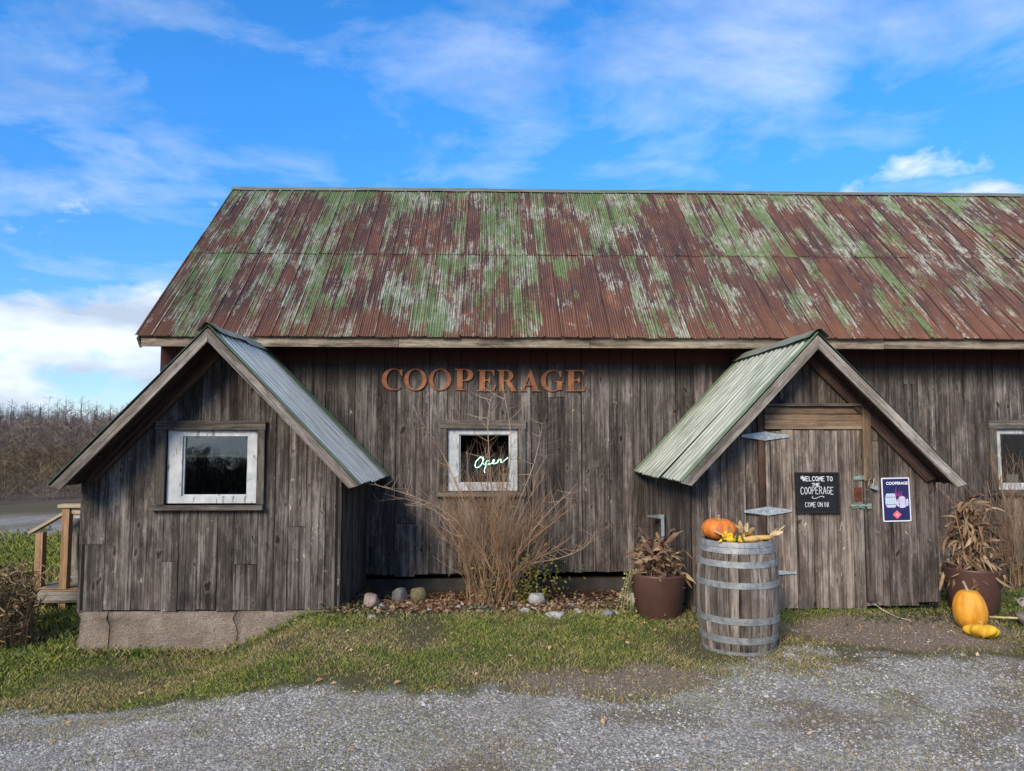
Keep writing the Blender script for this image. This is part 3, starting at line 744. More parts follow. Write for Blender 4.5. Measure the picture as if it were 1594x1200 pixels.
for xx in (SX0+0.02, SX1-0.02):
    mb = MB(); mb.box(0.03 if xx < -3 else -0.2, 0.2 if xx < -3 else -0.03, 0.26, BY-SY-0.05, -0.2, 0.40)
    mb.build('foundation_wall', M['concrete'], shed, (xx, SY, -0.45))
# --- porch with the plank door
PY = 7.30; PX0, PX1 = 1.96, 4.40
porch = tag(empty('porch', (3.18, PY, 0.0)), 'weathered plank entrance porch with gable roof and closed plank door', 'porch')
ptop = lt(1.76, 1.315, 4.50, 1.30, 3.105, 2.725)
plank_wall(porch, (0, PY), 0, PX0, PX1, lambda x: 0.095, ptop, M['porch'], openings=[(2.675, 3.665, -0.1, 1.99)], breaks=(3.105,), wr=(0.15, 0.22), patch=0.15, rag=0.015)
plank_wall(porch, (PX0, BY-0.02), -math.pi/2, 0, BY-PY-0.024, lambda u: 0.03, lambda u: 1.42, M['porch'], patch=0.1, rag=0.02)
plank_wall(porch, (PX1, PY+0.004), math.pi/2, 0, BY-PY-0.024, lambda u: 0.06, lambda u: 1.35, M['porch'], patch=0.1, rag=0.02)
gable(porch, 3.105, 2.725, 1.76, 1.315, 4.50, 1.30, 6.95, 9.33, PY, M['roof_porch'], 0.150, 0.016, 3)
mb = MB(); mb.box(-1.18, 1.18, 0.05, 1.9, -0.15, 0.09)
mb.build('footing', M['dark'], porch, (3.18, PY, 0.0))
# lintel boards and jambs
hboard('lintel', porch, 2.690, 3.652, 2.028, 2.056, PY+0.012, M['trim'], 0.070)
hboard('lintel', porch, 2.694, 3.650, 1.955, 2.024, PY+0.010, M['brownpost'], 0.030)
hboard('lintel', porch, 2.688, 3.655, 1.805, 1.950, PY+0.006, M['brownpost'], 0.040, tilt=0.004)
board('jamb', porch, (3.702, PY-0.004, 1.30), 0.085, 0.73, M['brownpost'], 0.036, top=(0.0, -0.07))
board('jamb', porch, (3.700, PY-0.004, 0.13), 0.080, 1.165, M['porch'], 0.026)
board('jamb', porch, (2.650, PY-0.004, 0.14), 0.062, 1.86, M['rafter'], 0.026)
# door
dz0, dz1 = 0.065, 1.80
mb = MB(); bD = Vector((2.69, PY, dz0)); mb.box(0.01, 0.95, 0.016, 0.045, 0.0, dz1-dz0)
door = mb.build('door', M['dark'], porch, bD)
ws = [0.16, 0.13, 0.15, 0.15, 0.125, 0.135, 0.11]; sc_ = 0.965/sum(ws); xx = 2.690
for i, w in enumerate(ws):
    w *= sc_
    if i == 6:
        board('plank', door, (xx+w/2, PY+0.010, 1.05), w-0.005, dz1-1.05, M['door'], 0.026)
        board('plank', door, (xx+w/2, PY+0.008, dz0-0.01), w-0.004, 1.045-dz0, M['door'], 0.026)
    else:
        board('plank', door, (xx+w/2, PY+0.010-random.uniform(0, .005), dz0+random.uniform(-.012, .006)), w-0.004, dz1-dz0-random.uniform(0.002, .012), M['door'], 0.026, bend=random.uniform(-.003, .003))
    xx += w
def strap_hinge(z, x0, x1, xc, tilt=0.0, hgt=0.052):
    mb = MB(); y = -0.003
    for xa in (x0, x1):
        v = [(0.006 if xa > xc else -0.006, -y*0, hgt/2), (xa-xc, 0, 0.010), (xa-xc, 0, -0.010), (0.006 if xa > xc else -0.006, 0, -hgt/2)]
        w_ = [(p[0], -0.005, p[2]) for p in v]
        f = [(0,1,2,3),(7,6,5,4),(0,4,5,1),(1,5,6,2),(2,6,7,3),(3,7,4,0)]
        if xa < xc: f = [tuple(reversed(q)) for q in f]
        mb.add(v+w_, [tuple(reversed(q)) for q in f])
        for t in (0.25, 0.55, 0.85):
            px = (xa-xc)*t; mb.tube([(px, -0.004, 0), (px, -0.008, 0)], 0.005, 6)
    mb.tube([(0, -0.006, -hgt/2-0.004), (0, -0.006, hgt/2+0.004)], 0.0065, 8)
    return mb.build('hinge', M['hinge'], door, (xc, PY-0.031, z), Euler((0, tilt, 0)))
strap_hinge(1.735, 2.455, 2.925, 2.685, 0.01, 0.085)
strap_hinge(1.005, 2.465, 2.935, 2.70, -0.01, 0.085)
strap_hinge(0.415, 2.540, 2.965, 2.72, 0.02, 0.05)
mb = MB()                                               # hasp with its loop, slide bolt, rusted lock plate
mb.box(-0.06, 0.055, -0.010, 0, -0.020, 0.020); mb.box(-0.045, 0.03, -0.016, -0.010, -0.010, 0.010); mb.box(0.055, 0.10, -0.014, -0.004, -0.012, 0.012)
mb.build('hasp', M['greenmetal'], door, (3.615, PY-0.024, 1.325), Euler((0, -0.08, 0)))
mb = MB(); mb.tube([(-0.02, 0, -0.05), (-0.028, 0, 0.0), (-0.012, 0, 0.03), (0.018, 0, 0.03), (0.022, 0, -0.02), (0.015, 0, -0.05)], 0.0045, 6)
lock = mb.build('padlock_shackle', M['brass'], door, (3.725, PY-0.052, 1.295), Euler((0, 0.25, 0)))
mb = MB(); mb.box(-0.034, 0.034, -0.012, 0.012, -0.018, 0.018)
mb.build('padlock_body', M['galv'], door, (3.745, PY-0.052, 1.235), Euler((0, 0.30, 0)))
mb = MB(); mb.box(-0.085, 0.055, -0.006, 0, -0.022, 0.022); mb.tube([(-0.10, -0.014, 0.004), (0.10, -0.014, 0.004)], 0.009, 8); mb.box(-0.02, 0.0, -0.03, -0.006, -0.012, 0.02); mb.box(0.064, 0.105, -0.022, 0, -0.024, 0.026)
mb.build('slide_bolt', M['greenmetal'], door, (3.615, PY-0.024, 1.05))
mb = MB(); mb.box(-0.038, 0.038, -0.005, 0, -0.068, 0.068); mb.tube([(0, -0.005, 0.02), (0, -0.009, 0.02)], 0.012, 8)
mb.build('lock_plate', M['rustmetal'], door, (3.602, PY-0.018, 1.165))
for (kx, kz) in ((2.79, 1.625), (3.04, 1.705), (3.025, 1.425)):
    mb = MB(); mb.lathe([(0.0, -0.006), (0.016, -0.005), (0.030, -0.002), (0.034, 0.0)], 12)
    mb.build('knot', M['brownpost'], door, (kx, PY-0.017, kz), Euler((R(-90), 0, 0)) if False else Euler((R(90), 0, 0)), True)
mb = MB()                                              # small zinc flap on the porch's side
mb.add([(0,0,0),(0,-0.46,0.06),(0,-0.46,0.015),(0,0,-0.012),(-0.09,0,0.0),(-0.05,-0.46,0.06),(-0.05,-0.46,0.015),(-0.09,0,-0.012)], [(0,1,5,4),(4,5,6,7),(3,7,6,2),(0,4,7,3),(1,2,6,5),(0,3,2,1)])
mb.build('flap', M['galv'], porch, (PX0-0.03, PY+1.55, 0.80))
mb = MB(); mb.box(-0.035, 0.0, 0, 0.02, 0.0, 0.30); mb.build('flap_post', M['galv'], porch, (PX0-0.028, PY+1.06, 0.56))

# ------------------------------------------------------------------ rusty letters
def ell(cx, cy, rx, ry, a0, a1, n=22): return [(cx+rx*math.cos(R(a0+(a1-a0)*i/n)), cy+ry*math.sin(R(a0+(a1-a0)*i/n))) for i in range(n+1)]
def glyph(ch):
    if ch == 'C': return 0.90, [[(0.865,0.66),(0.90,0.66),(0.90,0.975),(0.87,0.975)]+ell(0.50,0.5,0.49,0.515,55,317)+ell(0.565,0.5,0.345,0.465,312,52)]
    if ch == 'O': return 0.98, [ell(0.49,0.5,0.49,0.515,0,352,40), ell(0.49,0.5,0.305,0.465,0,352,40)]
    if ch == 'P': return 0.78, [[(0,0),(0.44,0),(0.44,0.035),(0.325,0.06),(0.325,0.43),(0.45,0.43)]+ell(0.46,0.715,0.30,0.285,-90,90)+[(0,1),(0,0.965),(0.10,0.94),(0.10,0.06),(0,0.035)],
                               [(0.325,0.48)]+ell(0.42,0.717,0.125,0.237,-90,90,14)+[(0.325,0.954)]]
    if ch == 'E': return 0.77, [[(0,0),(0.71,0),(0.77,0.29),(0.735,0.29),(0.65,0.11),(0.53,0.05),(0.325,0.05),(0.325,0.49),(0.45,0.485),(0.51,0.38),(0.545,0.38),(0.545,0.65),(0.51,0.65),(0.45,0.545),(0.325,0.54),(0.325,0.95),(0.51,0.95),(0.62,0.90),(0.68,0.74),(0.715,0.74),(0.705,1),(0,1),(0,0.965),(0.10,0.94),(0.10,0.06),(0,0.035)]]
    if ch == 'R': return 0.92, [[(0,0),(0.43,0),(0.43,0.035),(0.325,0.06),(0.325,0.465),(0.40,0.465),(0.66,0.0),(0.92,0.0),(0.92,0.035),(0.86,0.06),(0.60,0.495)]+ell(0.455,0.735,0.295,0.265,-52,90)+[(0,1),(0,0.965),(0.10,0.94),(0.10,0.06),(0,0.035)],
                               [(0.325,0.515)]+ell(0.41,0.734,0.13,0.219,-90,90,14)+[(0.325,0.953)]]
    if ch == 'A': return 0.96, [[(0,0),(0.30,0),(0.30,0.035),(0.185,0.065),(0.26,0.27),(0.56,0.27),(0.635,0.065),(0.53,0.035),(0.53,0),(0.96,0),(0.96,0.035),(0.875,0.06),(0.52,1.03),(0.475,1.03),(0.105,0.06),(0,0.035)], [(0.28,0.32),(0.54,0.32),(0.41,0.68)]]
    if ch == 'G': return 1.0, [[(0.865,0.67),(0.90,0.67),(0.90,0.975),(0.87,0.975)]+ell(0.50,0.5,0.49,0.515,55,300)+[(0.93,0.07),(0.93,0.42),(1.0,0.445),(1.0,0.48),(0.60,0.48),(0.60,0.445),(0.71,0.42),(0.71,0.09)]+ell(0.565,0.5,0.345,0.465,298,52)]
def fill_mesh(name, polys, ext):
    cu = bpy.data.curves.new(name, 'CURVE'); cu.dimensions = '2D'; cu.fill_mode = 'BOTH'; cu.extrude = ext
    for pl in polys:
        s = cu.splines.new('POLY'); s.points.add(len(pl)-1); s.use_cyclic_u = True
        for p, (a, b) in zip(s.points, pl): p.co = (a, b, 0, 1)
    o = bpy.data.objects.new(name, cu); col.objects.link(o)
    me = bpy.data.meshes.new_from_object(o.evaluated_get(bpy.context.evaluated_depsgraph_get()))
    bpy.data.objects.remove(o); bpy.data.curves.remove(cu); return me
LX = [(594,626),(629,664),(667,702),(707,737),(742,771),(773,804),(809,840),(841,877),(880,912)]      # widths in the wall's own units below
lab = ['rusty steel letter C, the only C on the barn wall', 'rusty steel letter O right beside the C on barn wall', 'rusty steel letter O right beside the P on barn wall',
       'rusty steel letter P on the barn wall', 'rusty steel letter E between the P and R on barn wall', 'rusty steel letter R on the barn wall',
       'rusty steel letter A on the barn wall, browner than its neighbours', 'rusty steel letter G on the barn wall', 'rusty steel letter E right beside the G on barn wall']
for i, ch in enumerate('COOPERAGE'):
    w, polys = glyph(ch)
    x0 = -1.375+(LX[i][0]-594)*0.00807; x1 = -1.375+(LX[i][1]-594)*0.00807; h = 0.268; sx = (x1-x0)/w
    me = fill_mesh('letter', [[(a*sx, b*h) for a, b in pl] for pl in polys], 0.005)
    me.materials.clear(); me.materials.append(M['letter'])
    o = bpy.data.objects.new('sign_letter', me); col.objects.link(o)
    zb = 2.313-(0.012 if i > 3 else 0)
    put(o, None, (x0, BY-0.017, zb), Euler((R(90), random.uniform(-0.012, 0.012), 0)))
    tag(o, lab[i], 'letter', 'rusty letters on the barn wall')

# ------------------------------------------------------------------ neon sign and bottle inside the window
neon_m = bpy.data.materials.new('neon_tube'); neon_m.use_nodes = True
nb_ = neon_m.node_tree.nodes['Principled BSDF']; nb_.inputs['Base Color'].default_value = (0.7, 0.9, 0.8, 1)
nb_.inputs['Emission Color'].default_value = (0.58, 1.0, 0.80, 1); nb_.inputs['Emission Strength'].default_value = 1.8
def smooth(pts, n=5):
    out = []
    P = [Vector(p) for p in pts]
    for i in range(len(P)-1):
        p0, p1, p2, p3 = P[max(i-1,0)], P[i], P[i+1], P[min(i+2,len(P)-1)]
        for k in range(n):
            t = k/n; out.append(0.5*((2*p1)+(p2-p0)*t+(2*p0-5*p1+4*p2-p3)*t*t+(3*p1-p0-3*p2+p3)*t**3))
    return out+[P[-1]]
def zoomp(u, v): return ((680+u*0.125-797)*0.00798+0.2630+0.0, 0, 1.72+(681.3-(640+v*0.125))*0.00798)
strokes = [[(520,580),(545,578),(562,600),(560,640),(530,690),(490,712),(466,690),(478,635),(520,590),(555,582),(575,600),(560,650),(585,672)],
           [(600,640),(598,700),(582,745),(592,780)],
           [(598,665),(615,628),(642,625),(652,645),(640,665),(612,672),(650,668),(680,655),(712,628),(705,610),(690,625),(688,655),(710,662),(745,645),(765,610)],
           [(748,652),(760,612),(754,650),(770,616),(788,604),(797,618),(793,644),(812,642),(850,612),(886,580)]]
sg = empty('neon_sign', (0.2, BY+0.16, 1.35)); tag(sg, 'glowing white script neon sign reading Open behind window glass', 'sign')
mb = MB()
for st in strokes: mb.tube(smooth([zoomp(*p) for p in st], 4), 0.0050, 6)
b = Vector((0.2, 0, 1.35)); mb.v = [(p[0]-b.x, p[1], p[2]-b.z) for p in mb.v]
mb.build('tube', neon_m, sg, (0.2, BY+0.16, 1.35), smooth=True)
mb = MB(); mb.tube([(-0.2, 0.02, 0.03), (0.15, 0.02, 0.10)], 0.003, 5); mb.tube([(-0.1, 0.02, 0.05), (-0.12, 0.03, 0.55)], 0.002, 4); mb.tube([(0.1, 0.02, 0.09), (0.09, 0.03, 0.55)], 0.002, 4)
mb.build('wire', M['dark'], sg, (0.2, BY+0.16, 1.35))
shelf = hboard('shelf', None, -0.60, 0.40, 1.10, 1.13, BY+0.30, M['rafter'], 0.20); tag(shelf, 'dark wooden shelf inside the window under the neon sign', 'shelf')
bt = empty('bottle', (0.165, BY+0.19, 1.13)); tag(bt, 'dark bottle with white label standing inside the window', 'bottle')
mb = MB(); mb.lathe([(0.0, 0.0), (0.034, 0.0), (0.036, 0.01), (0.036, 0.17), (0.030, 0.20), (0.014, 0.235), (0.013, 0.30), (0.015, 0.302), (0.015, 0.315), (0, 0.315)], 16)
mb.build('body', simple('dark_bottle_glass', (0.02,0.012,0.01), 0.15, 0, 0.5), bt, (0.165, BY+0.19, 1.13), smooth=True)
mb = MB(); mb.lathe([(0.0366, 0.06), (0.0366, 0.14)], 16); mb.build('paper_label', simple('label_paper', (0.6,0.58,0.55), 0.8), bt, (0.165, BY+0.19, 1.13), smooth=True)
jar = MB(); jar.lathe([(0, 0), (0.045, 0), (0.045, 0.06), (0.03, 0.075), (0.03, 0.085), (0, 0.085)], 14)
tag(jar.build('jar', simple('jar_glass', (0.08,0.09,0.09), 0.2, 0, 0.5), None, (-0.03, BY+0.2, 1.13), smooth=True), 'small low glass jar standing inside the window', 'jar')
mb = MB(); mb.box(-0.08, 0.08, -0.002, 0.002, 0, 0.13)
tag(mb.build('paper_notice', simple('notice_paper', (0.6,0.62,0.63), 0.8), None, (6.70, BY+0.10, 1.12), Euler((R(-6), 0, 0))), 'blank white paper notice propped inside the window beyond the porch', 'notice')

# ------------------------------------------------------------------ chalkboard
SF = {'W':[[(0,1),(.25,0),(.5,.7),(.75,0),(1,1)]],'E':[[(.9,1),(0,1),(0,0),(.9,0)],[(0,.52),(.7,.52)]],'L':[[(0,1),(0,0),(.85,0)]],'C':[[(.95,.82),(.7,1),(.3,1),(0,.7),(0,.3),(.3,0),(.7,0),(.95,.18)]],
      'O':[[(.5,1),(.15,.85),(0,.5),(.15,.15),(.5,0),(.85,.15),(1,.5),(.85,.85),(.5,1)]],'M':[[(0,0),(.08,1),(.5,.35),(.92,1),(1,0)]],'T':[[(0,1),(1,1)],[(.5,1),(.5,0)]],'H':[[(0,0),(0,1)],[(.9,0),(.9,1)],[(0,.5),(.9,.5)]],
      'P':[[(0,0),(0,1),(.6,1),(.9,.78),(.6,.5),(0,.46)]],'R':[[(0,0),(0,1),(.6,1),(.85,.78),(.6,.52),(0,.5)],[(.35,.5),(.95,0)]],'A':[[(0,0),(.5,1),(1,0)],[(.2,.38),(.8,.38)]],'G':[[(.9,.82),(.6,1),(.25,.95),(0,.5),(.25,.05),(.65,0),(.95,.2),(.95,.45),(.55,.45)]],
      'N':[[(0,0),(0,1),(.9,0),(.9,1)]],'I':[[(.5,0),(.5,1)]],'!':[[(.5,1),(.5,.3)],[(.5,.08),(.5,0)]],'-':[[(.1,.5),(.9,.5)]]}
def ribbon(mb, pts, w, y=0.0):
    for (a, b), (c, d) in zip(pts[:-1], pts[1:]):
        dx, dz = c-a, d-b; L = math.hypot(dx, dz)
        if L < 1e-6: continue
        ex, ez = dx/L*w*0.35, dz/L*w*0.35; nx_, nz_ = -dz/L*w/2, dx/L*w/2
        y += 0.00002
        mb.quad((a-ex+nx_, -y, b-ez+nz_), (a-ex-nx_, -y, b-ez-nz_), (c+ex-nx_, -y, d+ez-nz_), (c+ex+nx_, -y, d+ez+nz_))
    return y
def stroke_text(mb, txt, x0, x1, z0, h, w, jit=0.0):
    n = sum(0.45 if c in ' I!' else 1 for c in txt); cw = (x1-x0)/n; x = x0; y = 0.0004
    for c in txt:
        adv = cw*(0.45 if c in ' I!' else 1)
        if c in SF:
            dz = random.uniform(-jit, jit)
            for st in SF[c]:
                off = cw*0.14 if c not in 'I!' else -cw*0.28
                y = ribbon(mb, [(x+off+p[0]*cw*0.74, z0+dz+p[1]*h) for p in st], w, y)
        x += adv
chalk_m = simple('chalk', (0.66,0.70,0.70), 0.95, 0, 0.1, 0.3, 120)
cbX, cbZ = 3.188, 0.985
cbo = empty('chalkboard', (cbX, PY-0.045, cbZ)); tag(cbo, 'small black chalkboard with white handwriting hanging on the plank door', 'chalkboard')
cbl = (cbX, PY-0.045, cbZ)
mb = MB(); mb.box(-0.205, 0.205, -0.004, 0.006, 0.008, 0.388)
mb.build('board', simple('black_slate', (0.010,0.013,0.016), 0.75, 0, 0.25, 0.4, 8), cbo, cbl)
mb = MB(); mb.box(-0.213, -0.194, -0.014, 0.010, 0, 0.396); mb.box(0.194, 0.213, -0.014, 0.010, 0, 0.396); mb.box(-0.194, 0.194, -0.0135, 0.010, 0, 0.019); mb.box(-0.194, 0.194, -0.0135, 0.010, 0.377, 0.396)
mb.build('frame', simple('black_frame', (0.016,0.015,0.015), 0.6, 0, 0.3, 0.5, 60), cbo, cbl)
def chalk_line(fn, k):
    mb = MB(); fn(mb); mb.build('lettering', chalk_m, cbo, (cbX, PY-0.0495-k*0.0002, cbZ))
chalk_line(lambda mb: stroke_text(mb, 'WELCOME TO', -0.150, 0.152, 0.312, 0.042, 0.0062, 0.002), 0)
chalk_line(lambda mb: stroke_text(mb, 'THE', -0.058, 0.022, 0.264, 0.026, 0.0062, 0.001), 1)
chalk_line(lambda mb: stroke_text(mb, 'COOPERAGE', -0.172, 0.160, 0.186, 0.068, 0.0050, 0.003), 2)
chalk_line(lambda mb: ribbon(mb, [(-0.05,0.165),(-0.058,0.152),(-0.045,0.143),(-0.015,0.145),(0.02,0.160),(0.045,0.165),(0.060,0.158),(0.055,0.150)], 0.0045, 0.0006), 3)
chalk_line(lambda mb: stroke_text(mb, 'COME ON IN!', -0.130, 0.112, 0.062, 0.044, 0.0036, 0.002), 4)
def burst(mb):
    for k in range(7):
        a = k*math.pi/7; ribbon(mb, [(-0.150-0.018*math.cos(a), 0.345-0.018*math.sin(a)), (-0.150+0.018*math.cos(a), 0.345+0.018*math.sin(a))], 0.0030, 0.0011+k*0.0001)
chalk_line(burst, 5)

# ------------------------------------------------------------------ poster
def flat(c, nm, rough=0.55): return simple(nm, c, rough, 0, 0.3, 0.08, 4)
poX, poZ = 3.990, 0.897
pos_ = empty('poster', (poX, PY-0.008, poZ)); tag(pos_, 'navy and white poster with two barrels fixed to porch planks', 'poster')
def layer(nm, polys, m, d, k=0.0008):
    me = fill_mesh(nm, polys, k/2); me.materials.clear(); me.materials.append(m)
    o = bpy.data.objects.new(nm, me); col.objects.link(o); return put(o, pos_, (poX, PY-0.008-d, poZ), Euler((R(90), R(-1.2), 0)))
def rr(x0, x1, z0, z1, r=0.012):
    return ell(x1-r, z1-r, r, r, 0, 90, 5)+ell(x0+r, z1-r, r, r, 90, 180, 5)+ell(x0+r, z0+r, r, r, 180, 270, 5)+ell(x1-r, z0+r, r, r, 270, 360, 5)
layer('panel', [rr(-0.141, 0.141, 0, 0.430)], flat((0.70,0.72,0.78), 'poster_white'), 0.0, 0.003)
layer('print_ground', [rr(-0.129, 0.129, 0.012, 0.418, 0.006)], flat((0.018,0.022,0.095), 'poster_navy'), 0.0022)
pal = flat((0.48,0.62,0.74), 'poster_pale_blue'); pal2 = flat((0.55,0.55,0.72), 'poster_lilac'); red_ = flat((0.42,0.05,0.10), 'poster_red'); pur = flat((0.22,0.03,0.16), 'poster_plum'); pk = flat((0.72,0.13,0.17), 'poster_coral')
layer('print_barrel', [[(-0.098,0.275),(-0.012,0.275),(-0.004,0.245),(-0.004,0.165),(-0.014,0.138),(-0.094,0.138),(-0.110,0.172),(-0.110,0.238)]], pal, 0.0032)
layer('print_barrel', [[(-0.004,0.228)]+ell(0.055,0.142,0.058,0.108,150,40,10)+[(0.116,0.226),(0.120,0.186),(0.114,0.152)]+ell(0.055,0.182,0.058,0.050,-40,-150,10)+[(-0.004,0.160),(-0.008,0.19)]], pal2, 0.0042)
for q in ([(-0.110,0.243),(-0.004,0.243),(-0.004,0.238),(-0.110,0.238)], [(-0.110,0.172),(-0.004,0.172),(-0.004,0.167),(-0.110,0.167)]): layer('print_hoop', [q], red_, 0.0052)
for q in ([(0.022,0.246),(0.027,0.247),(0.029,0.136),(0.024,0.136)], [(0.086,0.243),(0.091,0.242),(0.093,0.140),(0.088,0.138)]): layer('print_hoop', [q], red_, 0.0056)
for k in range(4): 
    zk = 0.148+0.025*k; layer('print_line', [[(0.0,zk+0.02),(0.114,zk+0.024),(0.114,zk+0.0225),(0.0,zk+0.0185)]], flat((0.10,0.08,0.22), 'poster_line'), 0.0048)
for k in range(4):
    xk = -0.092+0.023*k; layer('print_line', [[(xk,0.275),(xk+0.0016,0.275),(xk+0.0016,0.138),(xk,0.138)]], flat((0.16,0.14,0.30), 'poster_line_thin'), 0.0037)
layer('print_splash', [[(-0.008,0.250),(-0.012,0.290),(-0.002,0.335),(0.004,0.338),(0.002,0.295),(0.014,0.262),(0.022,0.290),(0.038,0.305),(0.030,0.275),(0.038,0.262),(0.056,0.300),(0.062,0.298),(0.055,0.262),(0.040,0.247)]], pur, 0.0062)
layer('print_diamond', [[(-0.044,0.068),(0.0,0.110),(0.044,0.068),(0.0,0.026)]], pk, 0.0032)
def text_layer(txt, size, x, z, m, d, bold=0.0):
    cu = bpy.data.curves.new('t', 'FONT'); cu.body = txt; cu.size = size; cu.align_x = 'CENTER'; cu.offset = bold; cu.extrude = 0.0003
    o = bpy.data.objects.new('t', cu); col.objects.link(o)
    me = bpy.data.meshes.new_from_object(o.evaluated_get(bpy.context.evaluated_depsgraph_get())); bpy.data.objects.remove(o)
    me.materials.clear(); me.materials.append(m); o = bpy.data.objects.new('lettering', me); col.objects.link(o)
    a = R(-1.2); put(o, pos_, (poX+x*math.cos(a)+z*math.sin(a)*-1, PY-0.008-d, poZ+z*math.cos(a)), Euler((R(90), a, 0))); return o
tl = text_layer('COOPERAGE', 0.037, 0.0, 0.362, flat((0.80,0.82,0.86), 'poster_letter_white'), 0.0032, 0.0012)
text_layer('K', 0.045, 0.001, 0.052, flat((0.80,0.45,0.45), 'poster_letter_pink'), 0.0046, 0.0006)

# ------------------------------------------------------------------ barrels
def barrel(name, loc, H, r0, rb, n, hoops, smat, label, rz=0.0, open_gap=0.0, tilt=(0, 0)):
    b = empty(name, loc); tag(b, label, 'barrel')
    def rad(t): return r0+(rb-r0)*(1-(2*t-1)**2)
    ws = np.array([random.uniform(0.7, 1.35) for _ in range(n)]); ws = ws/ws.sum()*2*math.pi; a = rz; K = 8
    for w in ws:
        gap = 0.006+open_gap; v = []; dr = random.uniform(-0.002, 0.002); th = 0.026
        for i in range(K+1):
            t = i/K; rr_ = rad(t)+dr
            g2 = gap/rr_/2
            for q in (0, 0.5, 1):
                an = a+g2+(w-2*g2)*q; v.append((rr_*math.cos(an), rr_*math.sin(an), H*t))
            for q in (1, 0):
                an = a+g2+(w-2*g2)*q; v.append(((rr_-th)*math.cos(an), (rr_-th)*math.sin(an), H*t))
        f = [(i*5+j, i*5+(j+1) % 5, (i+1)*5+(j+1) % 5, (i+1)*5+j) for i in range(K) for j in range(5)]+[(4,3,2,1,0), tuple(K*5+j for j in range(5))]
        mk('stave', v, f, smat, b, loc); a += w
    for t0, t1 in hoops:
        mb = MB(); N = 48; e = 0.0045
        mb.lathe([(rad(t0)+0.0005, t0*H), (rad(t0)+e, t0*H), (rad((t0+t1)/2)+e, (t0+t1)/2*H), (rad(t1)+e, t1*H), (rad(t1)+0.0005, t1*H)], N)
        ra = random.uniform(-2.2, -0.9)
        h = mb.build('hoop', M['hoop'], b, loc, smooth=False)
        mr = MB(); rr_ = rad((t0+t1)/2)+e; zc = (t0+t1)/2*H
        for da in (-0.03, 0.03): mr.tube([((rr_-0.001)*math.cos(ra+da), (rr_-0.001)*math.sin(ra+da), zc), ((rr_+0.004)*math.cos(ra+da), (rr_+0.004)*math.sin(ra+da), zc)], 0.006, 7)
        mr.build('rivet', M['hoop'], h, loc)
    nb2 = 6; W_ = 2*(rad(1)-0.02)
    for i in range(nb2):                                  # head boards
        x0 = -W_/2+W_*i/nb2+0.002; x1 = -W_/2+W_*(i+1)/nb2-0.002; rI = W_/2
        yy0 = math.sqrt(max(rI**2-max(abs(x0), abs(x1))**2, 0.003)); mb = MB(); mb.box(x0, x1, -yy0, yy0, H-0.030, H-0.008); mb.build('head_board', smat, b, loc)
    mb = MB(); mb.lathe([(0.0, H-0.032), (rad(1)-0.015, H-0.032)], 24); mb.build('head', M['dark'], b, loc)
    return b
BRX, BRY = 2.045, 6.24; BRZ = gz(BRX, BRY)-0.012; BRH = 0.895
barrel('wine_barrel', (BRX, BRY, BRZ), BRH, 0.288, 0.332, 25, [(0.0, 0.045), (0.115, 0.175), (0.285, 0.345), (0.60, 0.655), (0.78, 0.835), (0.90, 0.95), (0.953, 1.0)], M['stave'],
       'oak wine barrel with grey steel hoops standing before the porch', 0.3)

# ------------------------------------------------------------------ pumpkins and squash
def pump_mat(name, a, b, c):
    t = NT(name, 0.55, 0, 0.35); o = t.obj()
    n = t.noise(o, 14, (1,1,0.4), 5); 
    t.color(t.mix(t.ramp(t.noise(o, 60, detail=3), [(0.45, 0.0), (0.72, 0.5)]), t.ramp(n, [(0.3, tuple(v*0.8 for v in a)), (0.6, b)]), c)); t.bump(n, 0.08, 0.01); return t.m
def pumpkin(name, loc, rx, h, lobes, mat, label, cat, depth=0.05, rot=(0, 0, 0), flat_=0.18, stem=(0.07, (0.02, 0, 0)), taper=0.0, group=None):
    e = empty(name, loc); tag(e, label, cat, group)
    v = []; f = []; N = lobes*6; K = 18
    for i in range(K+1):
        ph = -math.pi/2+math.pi*i/K
        for j in range(N):
            a = 2*math.pi*j/N; lb = 1-depth*abs(math.cos(a*lobes/2))**2.5*(0.35+0.65*math.cos(ph))
            r = rx*math.cos(ph)**0.85*lb*(1-taper*math.sin(ph)) if abs(ph) < math.pi/2-1e-6 else 0.0
            z = h/2*math.sin(ph)-flat_*h*math.exp(-(r/(rx*0.32))**2)*math.sin(ph)
            v.append((r*math.cos(a), r*math.sin(a), z+h/2*(1-flat_*0.0)))
    f = [(i*N+j, i*N+(j+1)%N, (i+1)*N+(j+1)%N, (i+1)*N+j) for i in range(K) for j in range(N)]
    zmin = min(p[2] for p in v); v = [(p[0], p[1], p[2]-zmin) for p in v]; ztop = v[K*N][2]
    M3 = Euler(rot).to_matrix(); c = Vector((0, 0, h/2)); v = [M3@(Vector(p)-c) for p in v]; lowest = min(p.z for p in v); v = [p-Vector((0, 0, lowest)) for p in v]
    mk('flesh', v, f, mat, e, loc, None, True)
    if stem:
        L, bend = stem; mb = MB(); top = M3@(Vector((0, 0, ztop-0.012))-c)-Vector((0, 0, lowest)); up = M3@Vector((0, 0, 1)); bv = Vector(bend)
        P = [top, top+up*L*0.3+bv*0.15, top+up*L*0.7+bv*0.6, top+up*L+bv]
        mb.tube(P, [0.020, 0.0125, 0.011, 0.012], 6); mb.build('stem', simple('dry_stem', (0.36,0.28,0.16), 0.8, sc=60), e, loc, smooth=False)
    return e
OM = pump_mat('orange_pumpkin_skin', (0.46,0.105,0.014), (0.66,0.19,0.025), (0.55,0.22,0.06))
YM = pump_mat('yellow_pumpkin_skin', (0.55,0.21,0.015), (0.74,0.33,0.030), (0.62,0.32,0.06))
